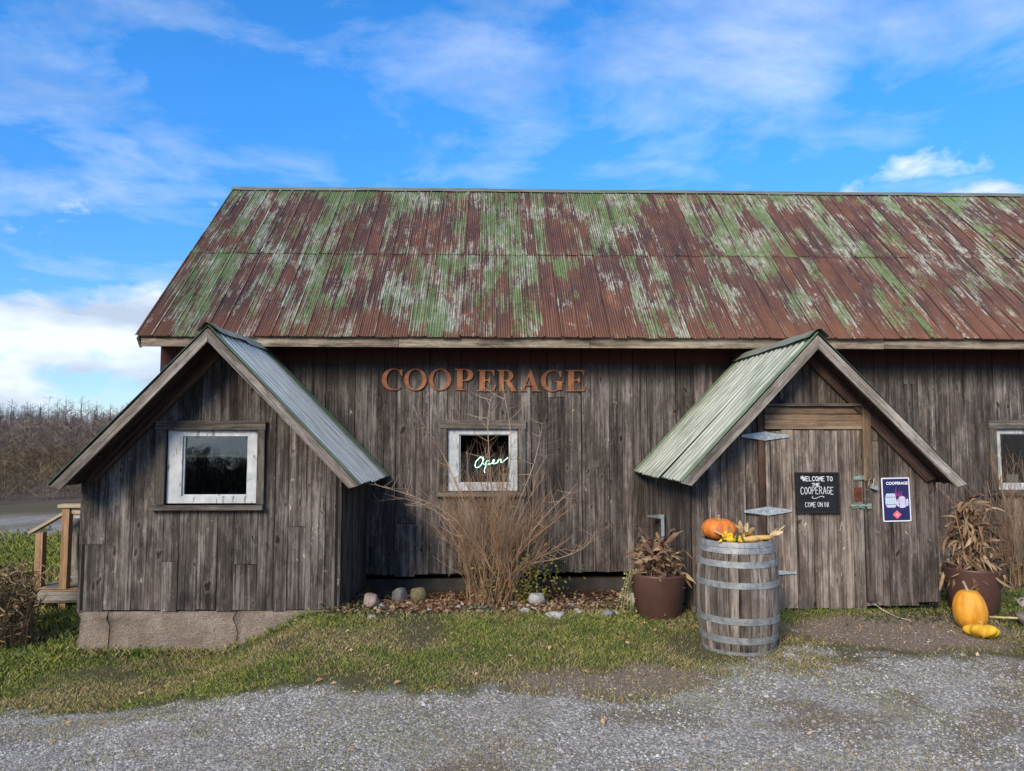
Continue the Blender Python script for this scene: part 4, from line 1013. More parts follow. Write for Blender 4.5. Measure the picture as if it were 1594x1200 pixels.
SQ = pump_mat('yellow_squash_skin', (0.55,0.28,0.012), (0.72,0.42,0.025), (0.60,0.32,0.03))
HZ = BRZ+BRH-0.008
pumpkin('pumpkin', (BRX-0.150, BRY-0.02, HZ), 0.142, 0.185, 12, OM, 'round orange pumpkin sitting on top of the wine barrel', 'pumpkin', 0.045, (0.06, 0.04, 0), 0.14, (0.06, (-0.012, -0.01, 0)))
px, py = 4.27, 6.66
pumpkin('pumpkin', (px, py, gz(px, py)-0.01), 0.140, 0.37, 12, YM, 'tall yellow orange pumpkin on the grass by the brown planter', 'pumpkin', 0.03, (0.0, -0.08, 0), 0.06, (0.10, (-0.03, 0, 0.0)), 0.05)
# pattypan-like yellow squash lying in front
sqx, sqy = 4.22, 6.42; e = tag(empty('yellow_squash', (sqx, sqy, gz(sqx, sqy)-0.005)), 'small bright yellow winged squash lying before the tall pumpkin', 'squash')
v = []; N, K = 60, 10
for i in range(K+1):
    t = i/K; ph = -math.pi/2+math.pi*t
    for j in range(N):
        a = 2*math.pi*j/N; w = 1+0.22*math.cos(5*a+0.4)*math.cos(ph)
        r = 0.118*math.cos(ph)**0.7*w if 0 < i < K else 0; v.append((r*math.cos(a)*1.05, r*math.sin(a), 0.055+0.055*math.sin(ph)+0.012*math.cos(5*a)*math.cos(ph)))
mk('flesh', v, [(i*N+j, i*N+(j+1)%N, (i+1)*N+(j+1)%N, (i+1)*N+j) for i in range(K) for j in range(N)], SQ, e, WL[e.name], Euler((-0.25, 0.1, 0)), True)
mb = MB(); mb.tube([(0, 0, 0.10), (-0.02, -0.01, 0.13), (-0.045, -0.01, 0.15)], [0.012, 0.008, 0.007], 6); mb.build('stem', simple('squash_stem', (0.45,0.33,0.14), 0.8), e, WL[e.name])
# striped gourd: a crown of yellow and green wings
ge = tag(empty('striped_gourd', (BRX-0.115, BRY-0.205, HZ)), 'yellow gourd with dark green stripes on the barrel beside pumpkin', 'gourd')
gm = NT('striped_gourd_skin', 0.45, 0, 0.4); go = gm.obj(); gx = gm.noise(go, 1.0, (30, 30, 8), 3)
gm.color(gm.ramp(gx, [(0.50, (0.72,0.42,0.015)), (0.56, (0.70,0.40,0.015)), (0.60, (0.05,0.07,0.015))]))
mb = MB(); mb.lathe([(0.0, 0.0), (0.03, 0.004), (0.045, 0.025), (0.035, 0.05), (0.0, 0.058)], 16); mb.build('flesh', gm.m, ge, WL[ge.name], smooth=True)
for k in range(9):
    a = -0.3+k*0.42; dx, dz = math.cos(a), math.sin(a)
    if k < 6:
        P = [(0, 0, 0.03), (-0.035+0.015*k*0.5-0.03, -0.01, 0.03+0.02*(k % 3)), (-0.085+0.022*k, -0.02, 0.015+0.018*((k*2) % 5)), (-0.105+0.03*k, -0.025, -0.002+0.022*((k*3) % 4))]
    else:
        P = [(0, 0, 0.03), (0.04, -0.01, 0.05-0.012*(k-6)), (0.08, -0.02, 0.045-0.016*(k-6)), (0.10, -0.025, 0.025-0.012*(k-6))]
    P = [(p[0], p[1], max(p[2], 0.009)) for p in P]
    mb = MB(); mb.tube(smooth(P, 3), [0.012]*7+[0.009, 0.007, 0.004], 6); mb.build('wing', gm.m, ge, WL[ge.name], smooth=True)
# dried corn cobs with husks on the barrel
husk = simple('dry_corn_husk', (0.50,0.36,0.19), 0.8, 0, 0.2, 0.35, 25); cobm = simple('pale_corn_kernels', (0.62,0.38,0.12), 0.5, 0, 0.4, 0.3, 70, 0.5)
def leaf_mesh(nm, L, W_, droop, twist, curl, mat, seg=7, tip=0.3, wav=0.15):
    """a long dry leaf: grows along +x from the origin"""
    v = []
    for i in range(seg+1):
        t = i/seg; w = W_*(math.sin(math.pi*min(1, (t*0.86+0.10)))**0.7)*(1 if t < 1 else 0.15)
        x = L*t*math.cos(droop*t*0.6); z = -L*t*math.sin(droop*t*0.6); tw = twist*t
        for q, s in ((-1, 1), (0, 0), (1, 1)):
            yy = q*w/2*math.cos(tw)*(1-curl*0.3); zz_ = q*w/2*math.sin(tw)+s*curl*w*0.5+random.uniform(-wav, wav)*W_*0.5
            v.append((x+random.uniform(-1, 1)*0.03*L*0.3, yy, z+zz_))
    f = [(i*3+j, (i+1)*3+j, (i+1)*3+j+1, i*3+j+1) for i in range(seg) for j in (0, 1)]
    me = bpy.data.meshes.new(nm); me.from_pydata(v, [], f); me.materials.append(mat); me.polygons.foreach_set('use_smooth', [True]*len(f)); me.update(); return me
for k, (dx, dy, rz, lab_) in enumerate(((0.02, -0.19, 0.06, 'yellow dried corn cob lying at the barrel rim beside gourd'), (0.17, -0.10, 0.20, 'pale dried corn cob with spread husk lying on the barrel'))):
    L0 = Vector((BRX+dx, BRY+dy, HZ+0.022)); ce = tag(empty('corn_cob', (L0.x, L0.y, HZ)), lab_, 'corn cob')
    mb = MB(); P = [(-0.13, 0, 0), (-0.11, 0, 0), (-0.03, 0, 0), (0.06, 0, 0), (0.10, 0, 0)]; rz_ = Euler((0, 0, rz)).to_matrix()
    mb.tube([rz_@Vector(p) for p in P], [0.008, 0.018, 0.022, 0.021, 0.014], 10); mb.build('cob', cobm, ce, L0, smooth=True)
    for j in range(5 if k else 3):
        me = leaf_mesh('husk_leaf', random.uniform(0.11, 0.19), 0.045, random.uniform(-0.5, 0.1), random.uniform(-1, 1), 0.4, husk)
        o = inst(me, 'husk_leaf', ce, L0+rz_@Vector((0.085 if k else -0.10, 0, 0.006)), Euler((random.uniform(-0.6, 0.6), random.uniform(-0.75, -0.1), rz+random.uniform(-0.5, 0.5)+(0 if k else math.pi))))
hl = tag(empty('husk_bundle', (BRX+0.075, BRY-0.02, HZ)), 'twisted knot of dry corn husk standing on barrel beside pumpkin', 'husk')
for j in range(9):
    me = leaf_mesh('husk_leaf', random.uniform(0.10, 0.17), 0.05, random.uniform(-0.4, 1.2), random.uniform(-1.4, 1.4), 0.5, husk)
    inst(me, 'husk_leaf', hl, WL[hl.name]+Vector((random.uniform(-.04, .05), random.uniform(-.03, .02), 0.02)), Euler((random.uniform(-0.6, 0.6), random.uniform(-1.5, -0.2), random.uniform(0, 6.28))))

# ------------------------------------------------------------------ planters with dried plants
POTM = simple('brown_plastic_pot', (0.085,0.043,0.033), 0.42, 0, 0.4, 0.12, 6)
def planter(loc, rb, rt, H, label):
    e = tag(empty('planter', loc), label, 'planter', 'brown planters beside the porch')
    mb = MB(); mb.lathe([(0.0, 0.0), (rb-0.008, 0.0), (rb, 0.010), (rt-0.006, H-0.06), (rt-0.002, H-0.02), (rt, H-0.006), (rt-0.006, H), (rt-0.018, H), (rt-0.022, H-0.06), (rt-0.03, H-0.12)], 40)
    mb.build('pot', POTM, e, loc, smooth=True)
    mb = MB(); mb.lathe([(0.0, H-0.07), (rt*0.5, H-0.075), (rt-0.026, H-0.085)], 24); mb.build('soil', simple('potting_soil', (0.05,0.035,0.025), 0.95, sc=60, bumpk=0.6), e, loc)
    return e
deadm = []
for k, (a, b_) in enumerate((((0.105,0.058,0.034), (0.25,0.155,0.095)), ((0.16,0.095,0.052), (0.34,0.225,0.135)), ((0.075,0.042,0.027), (0.17,0.105,0.066)), ((0.22,0.145,0.078), (0.42,0.31,0.19)))):
    t = NT('dead_leaf_%d' % k, 0.8, 0, 0.2); o = t.vshift(t.obj()); t.color(t.ramp(t.noise(o, 1.0, (9, 55, 9), 5, 0.6), [(0.3, a), (0.7, b_)])); deadm.append(t.m)
LV = [leaf_mesh('leaf', random.uniform(0.16, 0.32), random.uniform(0.028, 0.062), random.uniform(0.2, 2.6), random.uniform(-3.0, 3.0), random.uniform(0.2, 1.1), deadm[k % 4], 9, wav=0.62) for k in range(20)]
def dead_plant(loc, H, n, spread, label, stalks, low, tall):
    e = tag(empty('dried_plant', loc), label, 'plant', 'dried plants in the brown planters')
    mb = MB()
    for k in range(stalks):
        a = random.uniform(0, 6.28); r = random.uniform(0.02, 0.10); L = H*random.uniform(0.55, 1.0); lean = random.uniform(0.02, 0.12)
        P = [(r*math.cos(a), r*math.sin(a), -0.05), (r*1.2*math.cos(a), r*1.2*math.sin(a), L*0.5), ((r+lean)*math.cos(a), (r+lean)*math.sin(a), L)]
        mb.tube(P, [0.010, 0.008, 0.006], 6)
    mb.build('stalks', deadm[1], e, loc)
    for k in range(n):
        t = (k+0.5)/n; z = low+(H-low-0.04)*t**tall; wdt = spread*(1-0.72*t)
        a = random.uniform(0, 6.28); r = random.uniform(0.1, 0.75)*wdt
        pitch = random.uniform(0.1, 1.4) if random.random() < (0.72 if H > 0.5 else 0.40) else random.uniform(-1.45, 0.1)
        s = random.uniform(0.55, 1.05); yaw = a+random.uniform(-0.7, 0.7)
        if random.random() < 0.5: pitch = random.uniform(-1.3, 1.5); yaw = random.uniform(0, 6.28); s *= 0.8      # broken, lying any way
        inst(LV[random.randrange(20)], 'leaf', e, Vector(loc)+Vector((r*math.cos(a), r*math.sin(a), z)), Euler((random.uniform(-1.5, 1.5), pitch, yaw)), (s, s*random.uniform(0.8, 1.5), s))
    return e
p1 = (1.62, 7.30, gz(1.62, 7.30)-0.02); planter(p1, 0.205, 0.268, 0.435, 'brown pot planter near the zinc flap on porch side wall')
dead_plant((p1[0], p1[1], p1[2]+0.365), 0.36, 230, 0.30, 'short bushy dried brown plant in pot left of the wine barrel'.replace(' left of', ' near'), 8, 0.04, 1.0)
p2 = (4.66, 7.20, gz(4.66, 7.20)-0.02); planter(p2, 0.205, 0.262, 0.445, 'brown pot planter behind the tall yellow pumpkin')
dead_plant((p2[0], p2[1], p2[2]+0.375), 0.74, 280, 0.36, 'tall drooping dried brown plant in pot behind yellow pumpkin', 9, -0.04, 1.1)
# trailing vine over the first pot
ve = tag(empty('trailing_vine', (p1[0]-0.27, p1[1]-0.05, p1[2])), 'straggly yellowing vine trailing down over the side of pot', 'vine')
vm = simple('vine_stem', (0.22,0.19,0.08), 0.8, sc=40); vlm = simple('vine_leaf', (0.33,0.32,0.13), 0.7, sc=30)
mb = MB(); ml = MB()
for k in range(7):
    sx = random.uniform(-0.05, 0.04); P = [(0.16+sx, -0.06+0.02*k, 0.45), (0.02+sx, -0.05+0.02*k, 0.43), (-0.035+sx, -0.05+0.015*k, 0.30), (-0.05+sx*1.4, -0.05+random.uniform(-.05,.05), 0.15), (-0.06+sx*2, -0.07, 0.02)]
    P = smooth(P, 4); mb.tube(P, 0.004, 4)
    for p in P[3:]:
        for _ in range(2):
            c = p+Vector([random.uniform(-.03,.03) for _ in range(3)]); a, b_ = Vector([random.uniform(-1,1) for _ in range(3)]).normalized()*0.014, Vector([random.uniform(-1,1) for _ in range(3)]).normalized()*0.012
            ml.quad(c-a, c-b_, c+a, c+b_)
for z in []:
    ml.quad(*[Vector((0.115+random.uniform(-.012,.012), -0.195-(0.42-z)*-0.06, z))+Vector(q) for q in ((-0.008,0,0),(0,0,-0.006),(0.009,-.006,0.002),(0,-.004,0.008))])
mb.build('stem', vm, ve, WL[ve.name]); lf = ml.build('leaves', vlm, ve, WL[ve.name]); lf['kind'] = 'stuff'

# ------------------------------------------------------------------ stones
def stone(name, x, y, sx, sy, sz, mat, label, seed, sink=0.25, group=None):
    bm = bmesh.new(); bmesh.ops.create_icosphere(bm, subdivisions=3, radius=1.0)
    rs = np.random.default_rng(seed); pl = [(Vector(rs.normal(size=3)).normalized(), rs.uniform(0.50, 0.86)) for _ in range(14)]
    for v in bm.verts:
        p = v.co.copy()
        for n_, d in pl:
            q = p.dot(n_)
            if q > d: p -= n_*(q-d)*0.9
        v.co = Vector((p.x*sx, p.y*sy, p.z*sz))
    me = bpy.data.meshes.new(name); bm.to_mesh(me); bm.free(); me.materials.append(mat); me.polygons.foreach_set('use_smooth', [True]*len(me.polygons)); me.update()
    o = bpy.data.objects.new(name, me); col.objects.link(o); put(o, None, (x, y, gz(x, y)+sz*(1-sink*2)*0.8), Euler((0, 0, rs.uniform(0, 6))))
    return tag(o, label, 'rock', group)
stone('rock', -1.23, 7.90, 0.135, 0.12, 0.105, M['rock_pink'], 'pinkish granite rock at the corner of the gable shed', 1, 0.15)
stone('rock', -1.03, 8.55, 0.115, 0.10, 0.12, M['rock_grey'], 'bluish grey rock beside the mossy rock in the bed', 2, 0.1)
stone('rock', -0.84, 8.62, 0.135, 0.10, 0.115, M['rock_moss'], 'olive brown mossy rock against the barn footing', 3, 0.1)
stone('rock', 0.50, 7.95, 0.125, 0.10, 0.11, M['rock_pale'], 'pale rounded limestone rock beside the bare shrub', 4, 0.15)
stone('rock', 0.63, 7.22, 0.14, 0.08, 0.055, M['rock_pale'], 'flat pale rock at the lawn edge below the limestone rock', 5, 0.3)
stone('rock', 1.12, 7.25, 0.085, 0.07, 0.06, M['rock_grey'], 'small grey rock at the lawn edge near the planter', 6, 0.2)
stone('rock', 1.52, 8.25, 0.13, 0.09, 0.085, M['rock_pale'], 'pale rock tucked behind the brown planter by barn wall', 7, 0.2)
stone('rock', 4.86, 6.72, 0.20, 0.13, 0.105, M['rock_brown'], 'brown grey rock lying beside the tall yellow pumpkin', 8, 0.2)
stone('rock', 5.30, 7.4, 0.10, 0.08, 0.07, M['rock_pale'], 'small pale rock in the greenery beyond the tall dried plant', 9, 0.2)
for k in range(20):
    x = random.uniform(-1.3, 1.35); y = random.uniform(7.15, 8.3); s = random.uniform(0.022, 0.05)
    stone('small_stone', x, y, s*1.4, s, s*0.7, M['rock_pale'] if k % 3 else M['rock_pink'], 'small pale stone scattered in the leaf litter of the bed', 20+k, 0.2, 'small stones scattered in the planting bed')

# ------------------------------------------------------------------ shrubs
twig_m = simple('dry_twig_bark', (0.225,0.134,0.076), 0.85, 0, 0.2, 0.45, 3); twig2 = simple('grey_twig_bark', (0.29,0.215,0.148), 0.85, 0, 0.2, 0.4, 3)
shl = simple('yellow_green_leaf', (0.16,0.145,0.03), 0.7, 0, 0.2, 0.5, 6)
def shrub(loc, n, H, label, seed, spreadx=1.0, bias=0.0, ntw=8, leafn=260, low=0.45):
    rs = random.Random(seed); e = tag(empty('bare_shrub', loc), label, 'shrub'); mb = MB(); mt = MB()
    for k in range(n):
        a = rs.uniform(0, 6.283); r = rs.uniform(0, 0.26); L = H*rs.uniform(low, 1.0); lean = abs(rs.gauss(0.0, 0.46))*(1.15-L/H*0.45)
        dx, dy = math.cos(a)*spreadx*(0.8 if math.cos(a) > 0 else 1.0)+bias*rs.random(), math.sin(a)*0.55
        P = []; m = 7; wob = rs.uniform(-0.10, 0.10); wob2 = rs.uniform(-0.08, 0.08)
        for i in range(m+1):
            t = i/m; ang = lean*(0.5+0.75*t); wob += rs.uniform(-0.035, 0.035); wob2 += rs.uniform(-0.03, 0.03)
            P.append(Vector((r*math.cos(a)+dx*math.sin(ang)*L*t+wob*math.sin(t*5), r*math.sin(a)+dy*math.sin(ang)*L*t+wob2*math.sin(t*4), L*t*math.cos(ang*0.8)-0.03)))
        rad0 = rs.choice((0.0034, 0.0045, 0.0060, 0.0082))*rs.uniform(0.85, 1.15); (mb if rs.random() < 0.7 else mt).tube(P, [rad0*(1-0.72*i/m) for i in range(m+1)], 5)
        for j in range(rs.randint(ntw-4, ntw)):
            t = rs.uniform(0.28, 0.97); i = int(t*m); q = P[i].lerp(P[min(i+1, m)], t*m-i); d = (P[min(i+1, m)]-P[max(i-1, 0)]).normalized()
            sd_ = Vector((rs.uniform(-1, 1), rs.uniform(-0.6, 0.6), rs.uniform(-0.15, 0.7))); dd = (d*0.8+sd_*0.8).normalized(); l = rs.uniform(0.12, 0.5)*(1.1-0.5*t)
            Q = [q, q+dd*l*0.5+Vector((0, 0, 0.01)), q+dd*l+Vector((rs.uniform(-.03,.03), 0, rs.uniform(0, 0.05)))]
            rr_ = rad0*(1-0.72*t)*0.72; (mb if rs.random() < 0.6 else mt).tube(Q, [rr_, rr_*0.75, rr_*0.4], 4)
            if rs.random() < 0.5:
                dd2 = (dd+Vector((rs.uniform(-1,1), rs.uniform(-.5,.5), rs.uniform(-.3,.6)))).normalized(); mb.tube([Q[1], Q[1]+dd2*l*0.5], [rr_*0.6, rr_*0.3], 3)
    mb.build('stems', twig_m, e, loc); mt.build('branches', twig2, e, loc)
    if leafn:
        ml = MB()
        for k in range(leafn*2):
            c = Vector((rs.gauss(0.28, 0.24), rs.gauss(-0.05, 0.12), abs(rs.gauss(0.25, 0.22))+0.02)); s = rs.uniform(0.012, 0.026)
            u = Vector([rs.uniform(-1, 1) for _ in range(3)]).normalized()*s; w = u.orthogonal().normalized()*s*0.6
            ml.quad(c-u, c-w, c+u, c+w)
        o = ml.build('leaves', shl, e, loc); o['kind'] = 'stuff'
    return e
shx_, shy_ = 0.02, 8.20
shrub((shx_, shy_, gz(shx_, shy_)), 120, 1.75, 'large bare twiggy shrub in front of the neon lit barn window', 3, 1.05, 0.0, 17, 420)
shrub((6.05, 8.55, gz(6.05, 8.55)), 60, 1.75, 'bare twiggy shrub before the barn window beyond the porch', 9, 1.0, -0.15, 8, 160, 0.5)
# two long arching branches of the large shrub (part of it)
e = [o for o in bpy.data.objects if o.name == 'bare_shrub'][0]; mb = MB()
for P in ([(-0.08,0,0.1),(-0.28,-0.05,0.75),(-0.60,-0.1,1.05),(-1.0,-0.15,1.22),(-1.38,-0.2,1.33)], [(-0.06,0,0.1),(-0.35,0.1,0.7),(-0.62,0.1,0.98),(-0.95,0.1,1.12),(-1.25,0.1,1.10)], [(0.05,0,0.1),(0.3,0,0.6),(0.62,0,1.0),(0.85,0,1.2)], [(0.06,0,0.1),(0.35,-0.1,0.42),(0.7,-0.1,0.50),(0.98,-0.12,0.62),(1.12,-0.1,0.80)],
          [(-0.05,0,0.1),(-0.25,0.05,0.9),(-0.55,0.1,1.6),(-0.85,0.12,2.05)], [(0.0,0,0.1),(0.10,0.05,0.9),(0.2,0.1,1.7),(0.12,0.1,2.3)], [(0.02,0,0.1),(0.0,0.05,1.0),(-0.06,0.1,1.9),(-0.02,0.1,2.25)], [(0.05,0,0.1),(0.22,0.05,0.9),(0.45,0.1,1.5),(0.55,0.1,1.95)]):
    Q = smooth(P, 5); n_ = len(Q); mb.tube(Q, [0.009*(1-0.7*i/n_) for i in range(n_)], 5)
    for i in range(5, n_, 1):
        for _ in range(2):
            d = Vector((random.uniform(-1, 1), random.uniform(-.5, .5), random.uniform(-0.1, 0.9))).normalized()*random.uniform(0.08, 0.30); mb.tube([Q[i], Q[i]+d*0.5+Vector((0,0,-.01)), Q[i]+d], [0.0032, 0.0026, 0.0014], 3)
mb.build('long_branches', twig2, e, WL[e.name])

# ------------------------------------------------------------------ cords on the ground
def cord(name, pts, r, mat, label):
    P = [Vector((x, y, gz(x, y)+r*0.8+h)) for x, y, h in smooth3(pts)]; mb = MB(); mb.tube([p-P[0] for p in P], r, 6)
    return tag(mb.build(name, mat, None, P[0], smooth=True), label, 'cord')
def smooth3(p): return [tuple(q) for q in smooth(p, 6)]
cord('extension_cord', [(4.58, 6.86, 0.03), (4.80, 6.60, 0.09), (5.02, 6.55, 0.08), (5.12, 6.35, 0.015), (5.35, 6.05, 0.0), (5.9, 5.7, 0.0)], 0.010, simple('pale_yellow_rubber', (0.55,0.45,0.22), 0.55), 'pale yellow cord running over the brown grey rock to the gravel')
cord('extension_cord', [(3.70, 7.22, 0.07), (3.74, 7.16, 0.03), (3.80, 7.00, 0.0), (3.86, 6.90, 0.0), (3.84, 6.86, 0.0)], 0.006, simple('beige_rubber', (0.48,0.38,0.27), 0.6), 'thin beige cord end lying below the plank door')

# ------------------------------------------------------------------ deck with steps, old barrel
dk = tag(empty('wooden_deck', (-5.2, 10.3, -0.5)), 'small wooden deck with cedar posts and handrail beside the barn', 'deck')
DZ = -0.16; db = WL[dk.name]
for i in range(10):
    y = 9.55+i*0.145; hboard('deck_board', dk, -5.72, -4.18, DZ-0.025, DZ, y+0.14, M['trim'] if i % 3 else M['newwood'], 0.135)
hboard('joist', dk, -5.70, -4.20, DZ-0.165, DZ-0.028, 9.585, M['trim'], 0.03)
board('joist', dk, (-5.715, 9.56, DZ-0.165), 0.05, 0.135, M['newwood'], 0.09)
hboard('joist', dk, -5.70, -4.20, DZ-0.165, DZ-0.028, 10.95, M['trim'], 0.03)
for (x, y, z0, z1, m_) in ((-5.33, 9.62, -0.62, 0.84, 'newwood'), (-5.33, 10.9, -0.62, 0.84, 'newwood'), (-5.72, 9.75, -0.62, 0.52, 'newwood'), (-5.72, 10.9, -0.62, 0.52, 'newwood')):
    mb = MB(); mb.box(-0.045, 0.045, -0.045, 0.045, 0, z1-z0); mb.build('post', M[m_], dk, (x, y, z0))
for y in (9.62, 10.9):
    hboard('handrail', dk, -5.42, -4.18, 0.842, 0.885, y+0.07, M['railwood'], 0.14)
    hboard('rail', dk, -5.285, -4.18, 0.76, 0.835, y+0.02, M['railwood'], 0.035)
    L_ = math.hypot(0.46, 0.27)
    board('handrail', dk, (-5.84, y+0.17, 0.515), 0.035, L_, M['railwood'], 0.12, Euler((0, math.atan2(0.46, 0.27), 0)))
for k, z in ((0, -0.34),):
    hboard('step', dk, -6.02, -5.78, z-0.035, z, 10.82, M['newwood'], 0.95)
barrel('old_barrel', (-5.36, 10.24, DZ+0.002), 0.92, 0.26, 0.32, 18, [(0.06, 0.10), (0.90, 0.94)], M['oldstave'], 'dried out grey barrel with gaping staves standing on the deck', 0.2, 0.012)
# ------------------------------------------------------------------ grass, gravel, litter, ground cover
def blade_mat():
    t = NT('grass_blades', 0.7, 0, 0.2)
    p = t.pos(); a = t.attr('tone')
    n = t.noise(p, 0.9, detail=4); n2 = t.noise(p, 3.2, detail=3)
    gcol = t.ramp(t.math('ADD', t.math('MULTIPLY', n2, 0.6), t.math('MULTIPLY', a, 0.4)), [(0.3, (0.062,0.105,0.020)), (0.5, (0.140,0.185,0.034)), (0.7, (0.27,0.265,0.055))])
    dry = t.ramp(a, [(0.0, (0.19,0.13,0.07)), (1.0, (0.45,0.35,0.19))])
    t.color(t.mix(t.attr('dry'), gcol, dry)); return t.m
def scatter_blades(n, x0, x1, y0, y1, dens, hmin, hmax, wmin, wmax, lean=0.6):
    x = rng.uniform(x0, x1, n); y = rng.uniform(y0, y1, n); d, dry, hs = dens(x, y); k = rng.random(n) < d
    x, y, dry, hs = x[k], y[k], dry[k], hs[k]; m = len(x); z = ground_z(x, y)-0.004
    a = rng.uniform(0, 2*np.pi, m); h = rng.uniform(hmin, hmax, m)*hs; w = rng.uniform(wmin, wmax, m); la = rng.uniform(0, 2*np.pi, m); ll = h*rng.uniform(0.1, lean*1.6, m)
    bx, by = np.cos(a)*w/2, np.sin(a)*w/2; mx, my = np.cos(la)*ll, np.sin(la)*ll
    V = np.stack([np.stack([x-bx, y-by, z], -1), np.stack([x+bx, y+by, z], -1), np.stack([x+bx*0.6+mx*0.4, y+by*0.6+my*0.4, z+h*0.62], -1), np.stack([x+mx, y+my, z+h*0.95], -1)], 1)
    F = np.arange(m)[:, None]*4; F = np.concatenate([F+np.array([0, 1, 2]), F+np.array([0, 2, 3])], 0)
    return V.reshape(-1, 3), F, np.repeat(rng.random(m), 4), np.repeat(dry, 4)
def lawn_d(x, y):
    gv, di, bd, gr = masks(x, y); n = fbm(x, y, 1.7, 61); n2 = fbm(x, y, 5.0, 71)
    inside = ((x > SX0-0.02) & (x < SX1+0.02) & (y > SY-0.03)) | ((x > PX0) & (x < PX1) & (y > PY-0.02)) | (y > 9.2) & (x > -4.1)
    inside |= (x-BRX)**2+(y-BRY)**2 < 0.28**2
    d = gr*(0.16+1.0*S((n-0.36)/0.22))+0.03*gv*S((n2-0.55)/0.1)+0.10*di+0.06*bd
    d = d*(1-0.6*S((x-2.4)/0.8)*S((7.0-y)/0.4))
    nearedge = S((0.9-(gr > 0.5)*1.0*(y-5.3))/0.6)
    dry = np.clip(S((fbm(x, y, 0.9, 81)*0.65+n2*0.4-0.49)/0.14)*0.95+0.75*di+0.55*S((x-1.0)/1.0)*(y < 6.6)+0.45*np.clip(6.0-y, 0, 1)*S((x+1.5)/2), 0, 1)
    dry = np.where(rng.random(len(x)) < 0.12, 0.95, dry*rng.uniform(0.3, 1.0, len(x)))
    hs = 0.55+0.6*n+0.9*S((x+3.9)/-0.4)*S((y-6.2)/0.5)+0.5*np.exp(-((y-7.25)/0.25)**2)*(x < 1.4)*(x > -1.8)
    foot = np.exp(-((y-7.62)/0.07)**2)*(x < -1.75)*(x > -4.3); hs = hs+1.6*foot; d = np.clip(d+0.5*foot*S((n2-0.4)/0.15), 0, 1)
    return np.where(inside, 0, d), dry, hs
V1, F1, T1, D1 = scatter_blades(300000, -6.6, 7.0, 4.9, 8.2, lawn_d, 0.016, 0.046, 0.003, 0.006)
V2, F2, T2, D2 = scatter_blades(60000, -13.0, -4.2, 8.0, 18.0, lambda x, y: (masks(x, y)[3]*(x < -0.42*y+0.2)*(x > -0.95*y), S((fbm(x, y, 0.5, 91)-0.45)/0.2)*0.8, 0.8+fbm(x, y, 0.7, 92)), 0.04, 0.11, 0.008, 0.016)
V3, F3, T3, D3 = scatter_blades(160000, -4.0, 4.2, 2.9, 5.9, lambda x, y: (masks(x, y)[0]*(S((fbm(x, y, 1.6, 93)-0.54)/0.08)*0.6+0.05)+masks(x, y)[1]*0.28, np.clip(0.75+0.5*(fbm(x, y, 2.2, 95)-0.45)*4*-1, 0.1, 1)*rng.uniform(0.5, 1, len(x)), 0.7+0*x), 0.012, 0.035, 0.002, 0.005)
o2 = len(V1); o3 = o2+len(V2)
lw = npmesh('grass', np.concatenate([V1, V2, V3]), np.concatenate([F1, F2+o2, F3+o3]), blade_mat(), {'tone': np.concatenate([T1, T2, T3]), 'dry': np.concatenate([D1, D2, D3])})
lw['kind'] = 'stuff'; tag(lw, 'short patchy green and straw coloured lawn grass', 'grass')
# gravel: low faceted stones
def gravel_mat():
    t = NT('crushed_limestone', 0.9, 0, 0.2); a = t.attr('tone')
    c = t.ramp(a, [(0.0, (0.13,0.126,0.120)), (0.35, (0.295,0.280,0.256)), (0.75, (0.43,0.410,0.378)), (0.95, (0.56,0.54,0.505)), (1.0, (0.25,0.18,0.13))])
    c = t.mix(t.ramp(t.noise(t.pos(), 1.6, detail=5), [(0.44, 0.0), (0.62, 0.55)]), c, (0.185,0.152,0.120)); t.color(c); return t.m
def gravel(n, x0, x1, y0, y1, smin, smax, dens):
    x = rng.uniform(x0, x1, n); y = rng.uniform(y0, y1, n); k = rng.random(n) < dens(x, y); x, y = x[k], y[k]; m = len(x); z = ground_z(x, y)
    s = smin+(smax-smin)*rng.random(m)**2.5
    base = np.array([[1,0,0.1],[0.31,0.95,0],[-0.81,0.59,0.1],[-0.81,-0.59,0],[0.31,-0.95,0.1],[0.35,0.2,0.75],[-0.4,0.1,0.7],[0.05,-0.45,0.72]])
    jit = rng.uniform(0.65, 1.3, (m, 8, 3)); P = base[None]*jit*s[:, None, None]; P[:, :, 2] *= 0.85
    a = rng.uniform(0, 6.28, m); c, sn = np.cos(a)[:, None], np.sin(a)[:, None]; X = P[:, :, 0]*c-P[:, :, 1]*sn; Y = P[:, :, 0]*sn+P[:, :, 1]*c
    V = np.stack([X+x[:, None], Y+y[:, None], P[:, :, 2]+z[:, None]-0.001], -1).reshape(-1, 3)
    tri = np.array([[0,1,5],[1,2,6],[1,6,5],[2,3,6],[3,4,7],[3,7,6],[4,0,7],[0,5,7],[5,6,7]])
    F = (np.arange(m)[:, None, None]*8+tri[None]).reshape(-1, 3); return V, F, np.repeat(rng.random(m), 8)
gd = lambda x, y: np.clip(masks(x, y)[0]*0.95+0.10*masks(x, y)[1]+0.03*masks(x, y)[2], 0, 1)*((x-BRX)**2+(y-BRY)**2 > 0.09)
GV1 = gravel(150000, -4.6, 4.8, 2.9, 6.9, 0.0040, 0.0105, lambda x, y: gd(x, y)*(np.abs(x) < y*0.80+0.3))
GV2 = gravel(1500, -4.6, 4.8, 3.0, 6.9, 0.011, 0.021, lambda x, y: gd(x, y)*(np.abs(x) < y*0.80+0.3))
GV3 = gravel(2500, -1.5, 1.9, 7.1, 9.0, 0.006, 0.020, lambda x, y: masks(x, y)[2]*0.5)
nv = [0, len(GV1[0]), len(GV1[0])+len(GV2[0])]
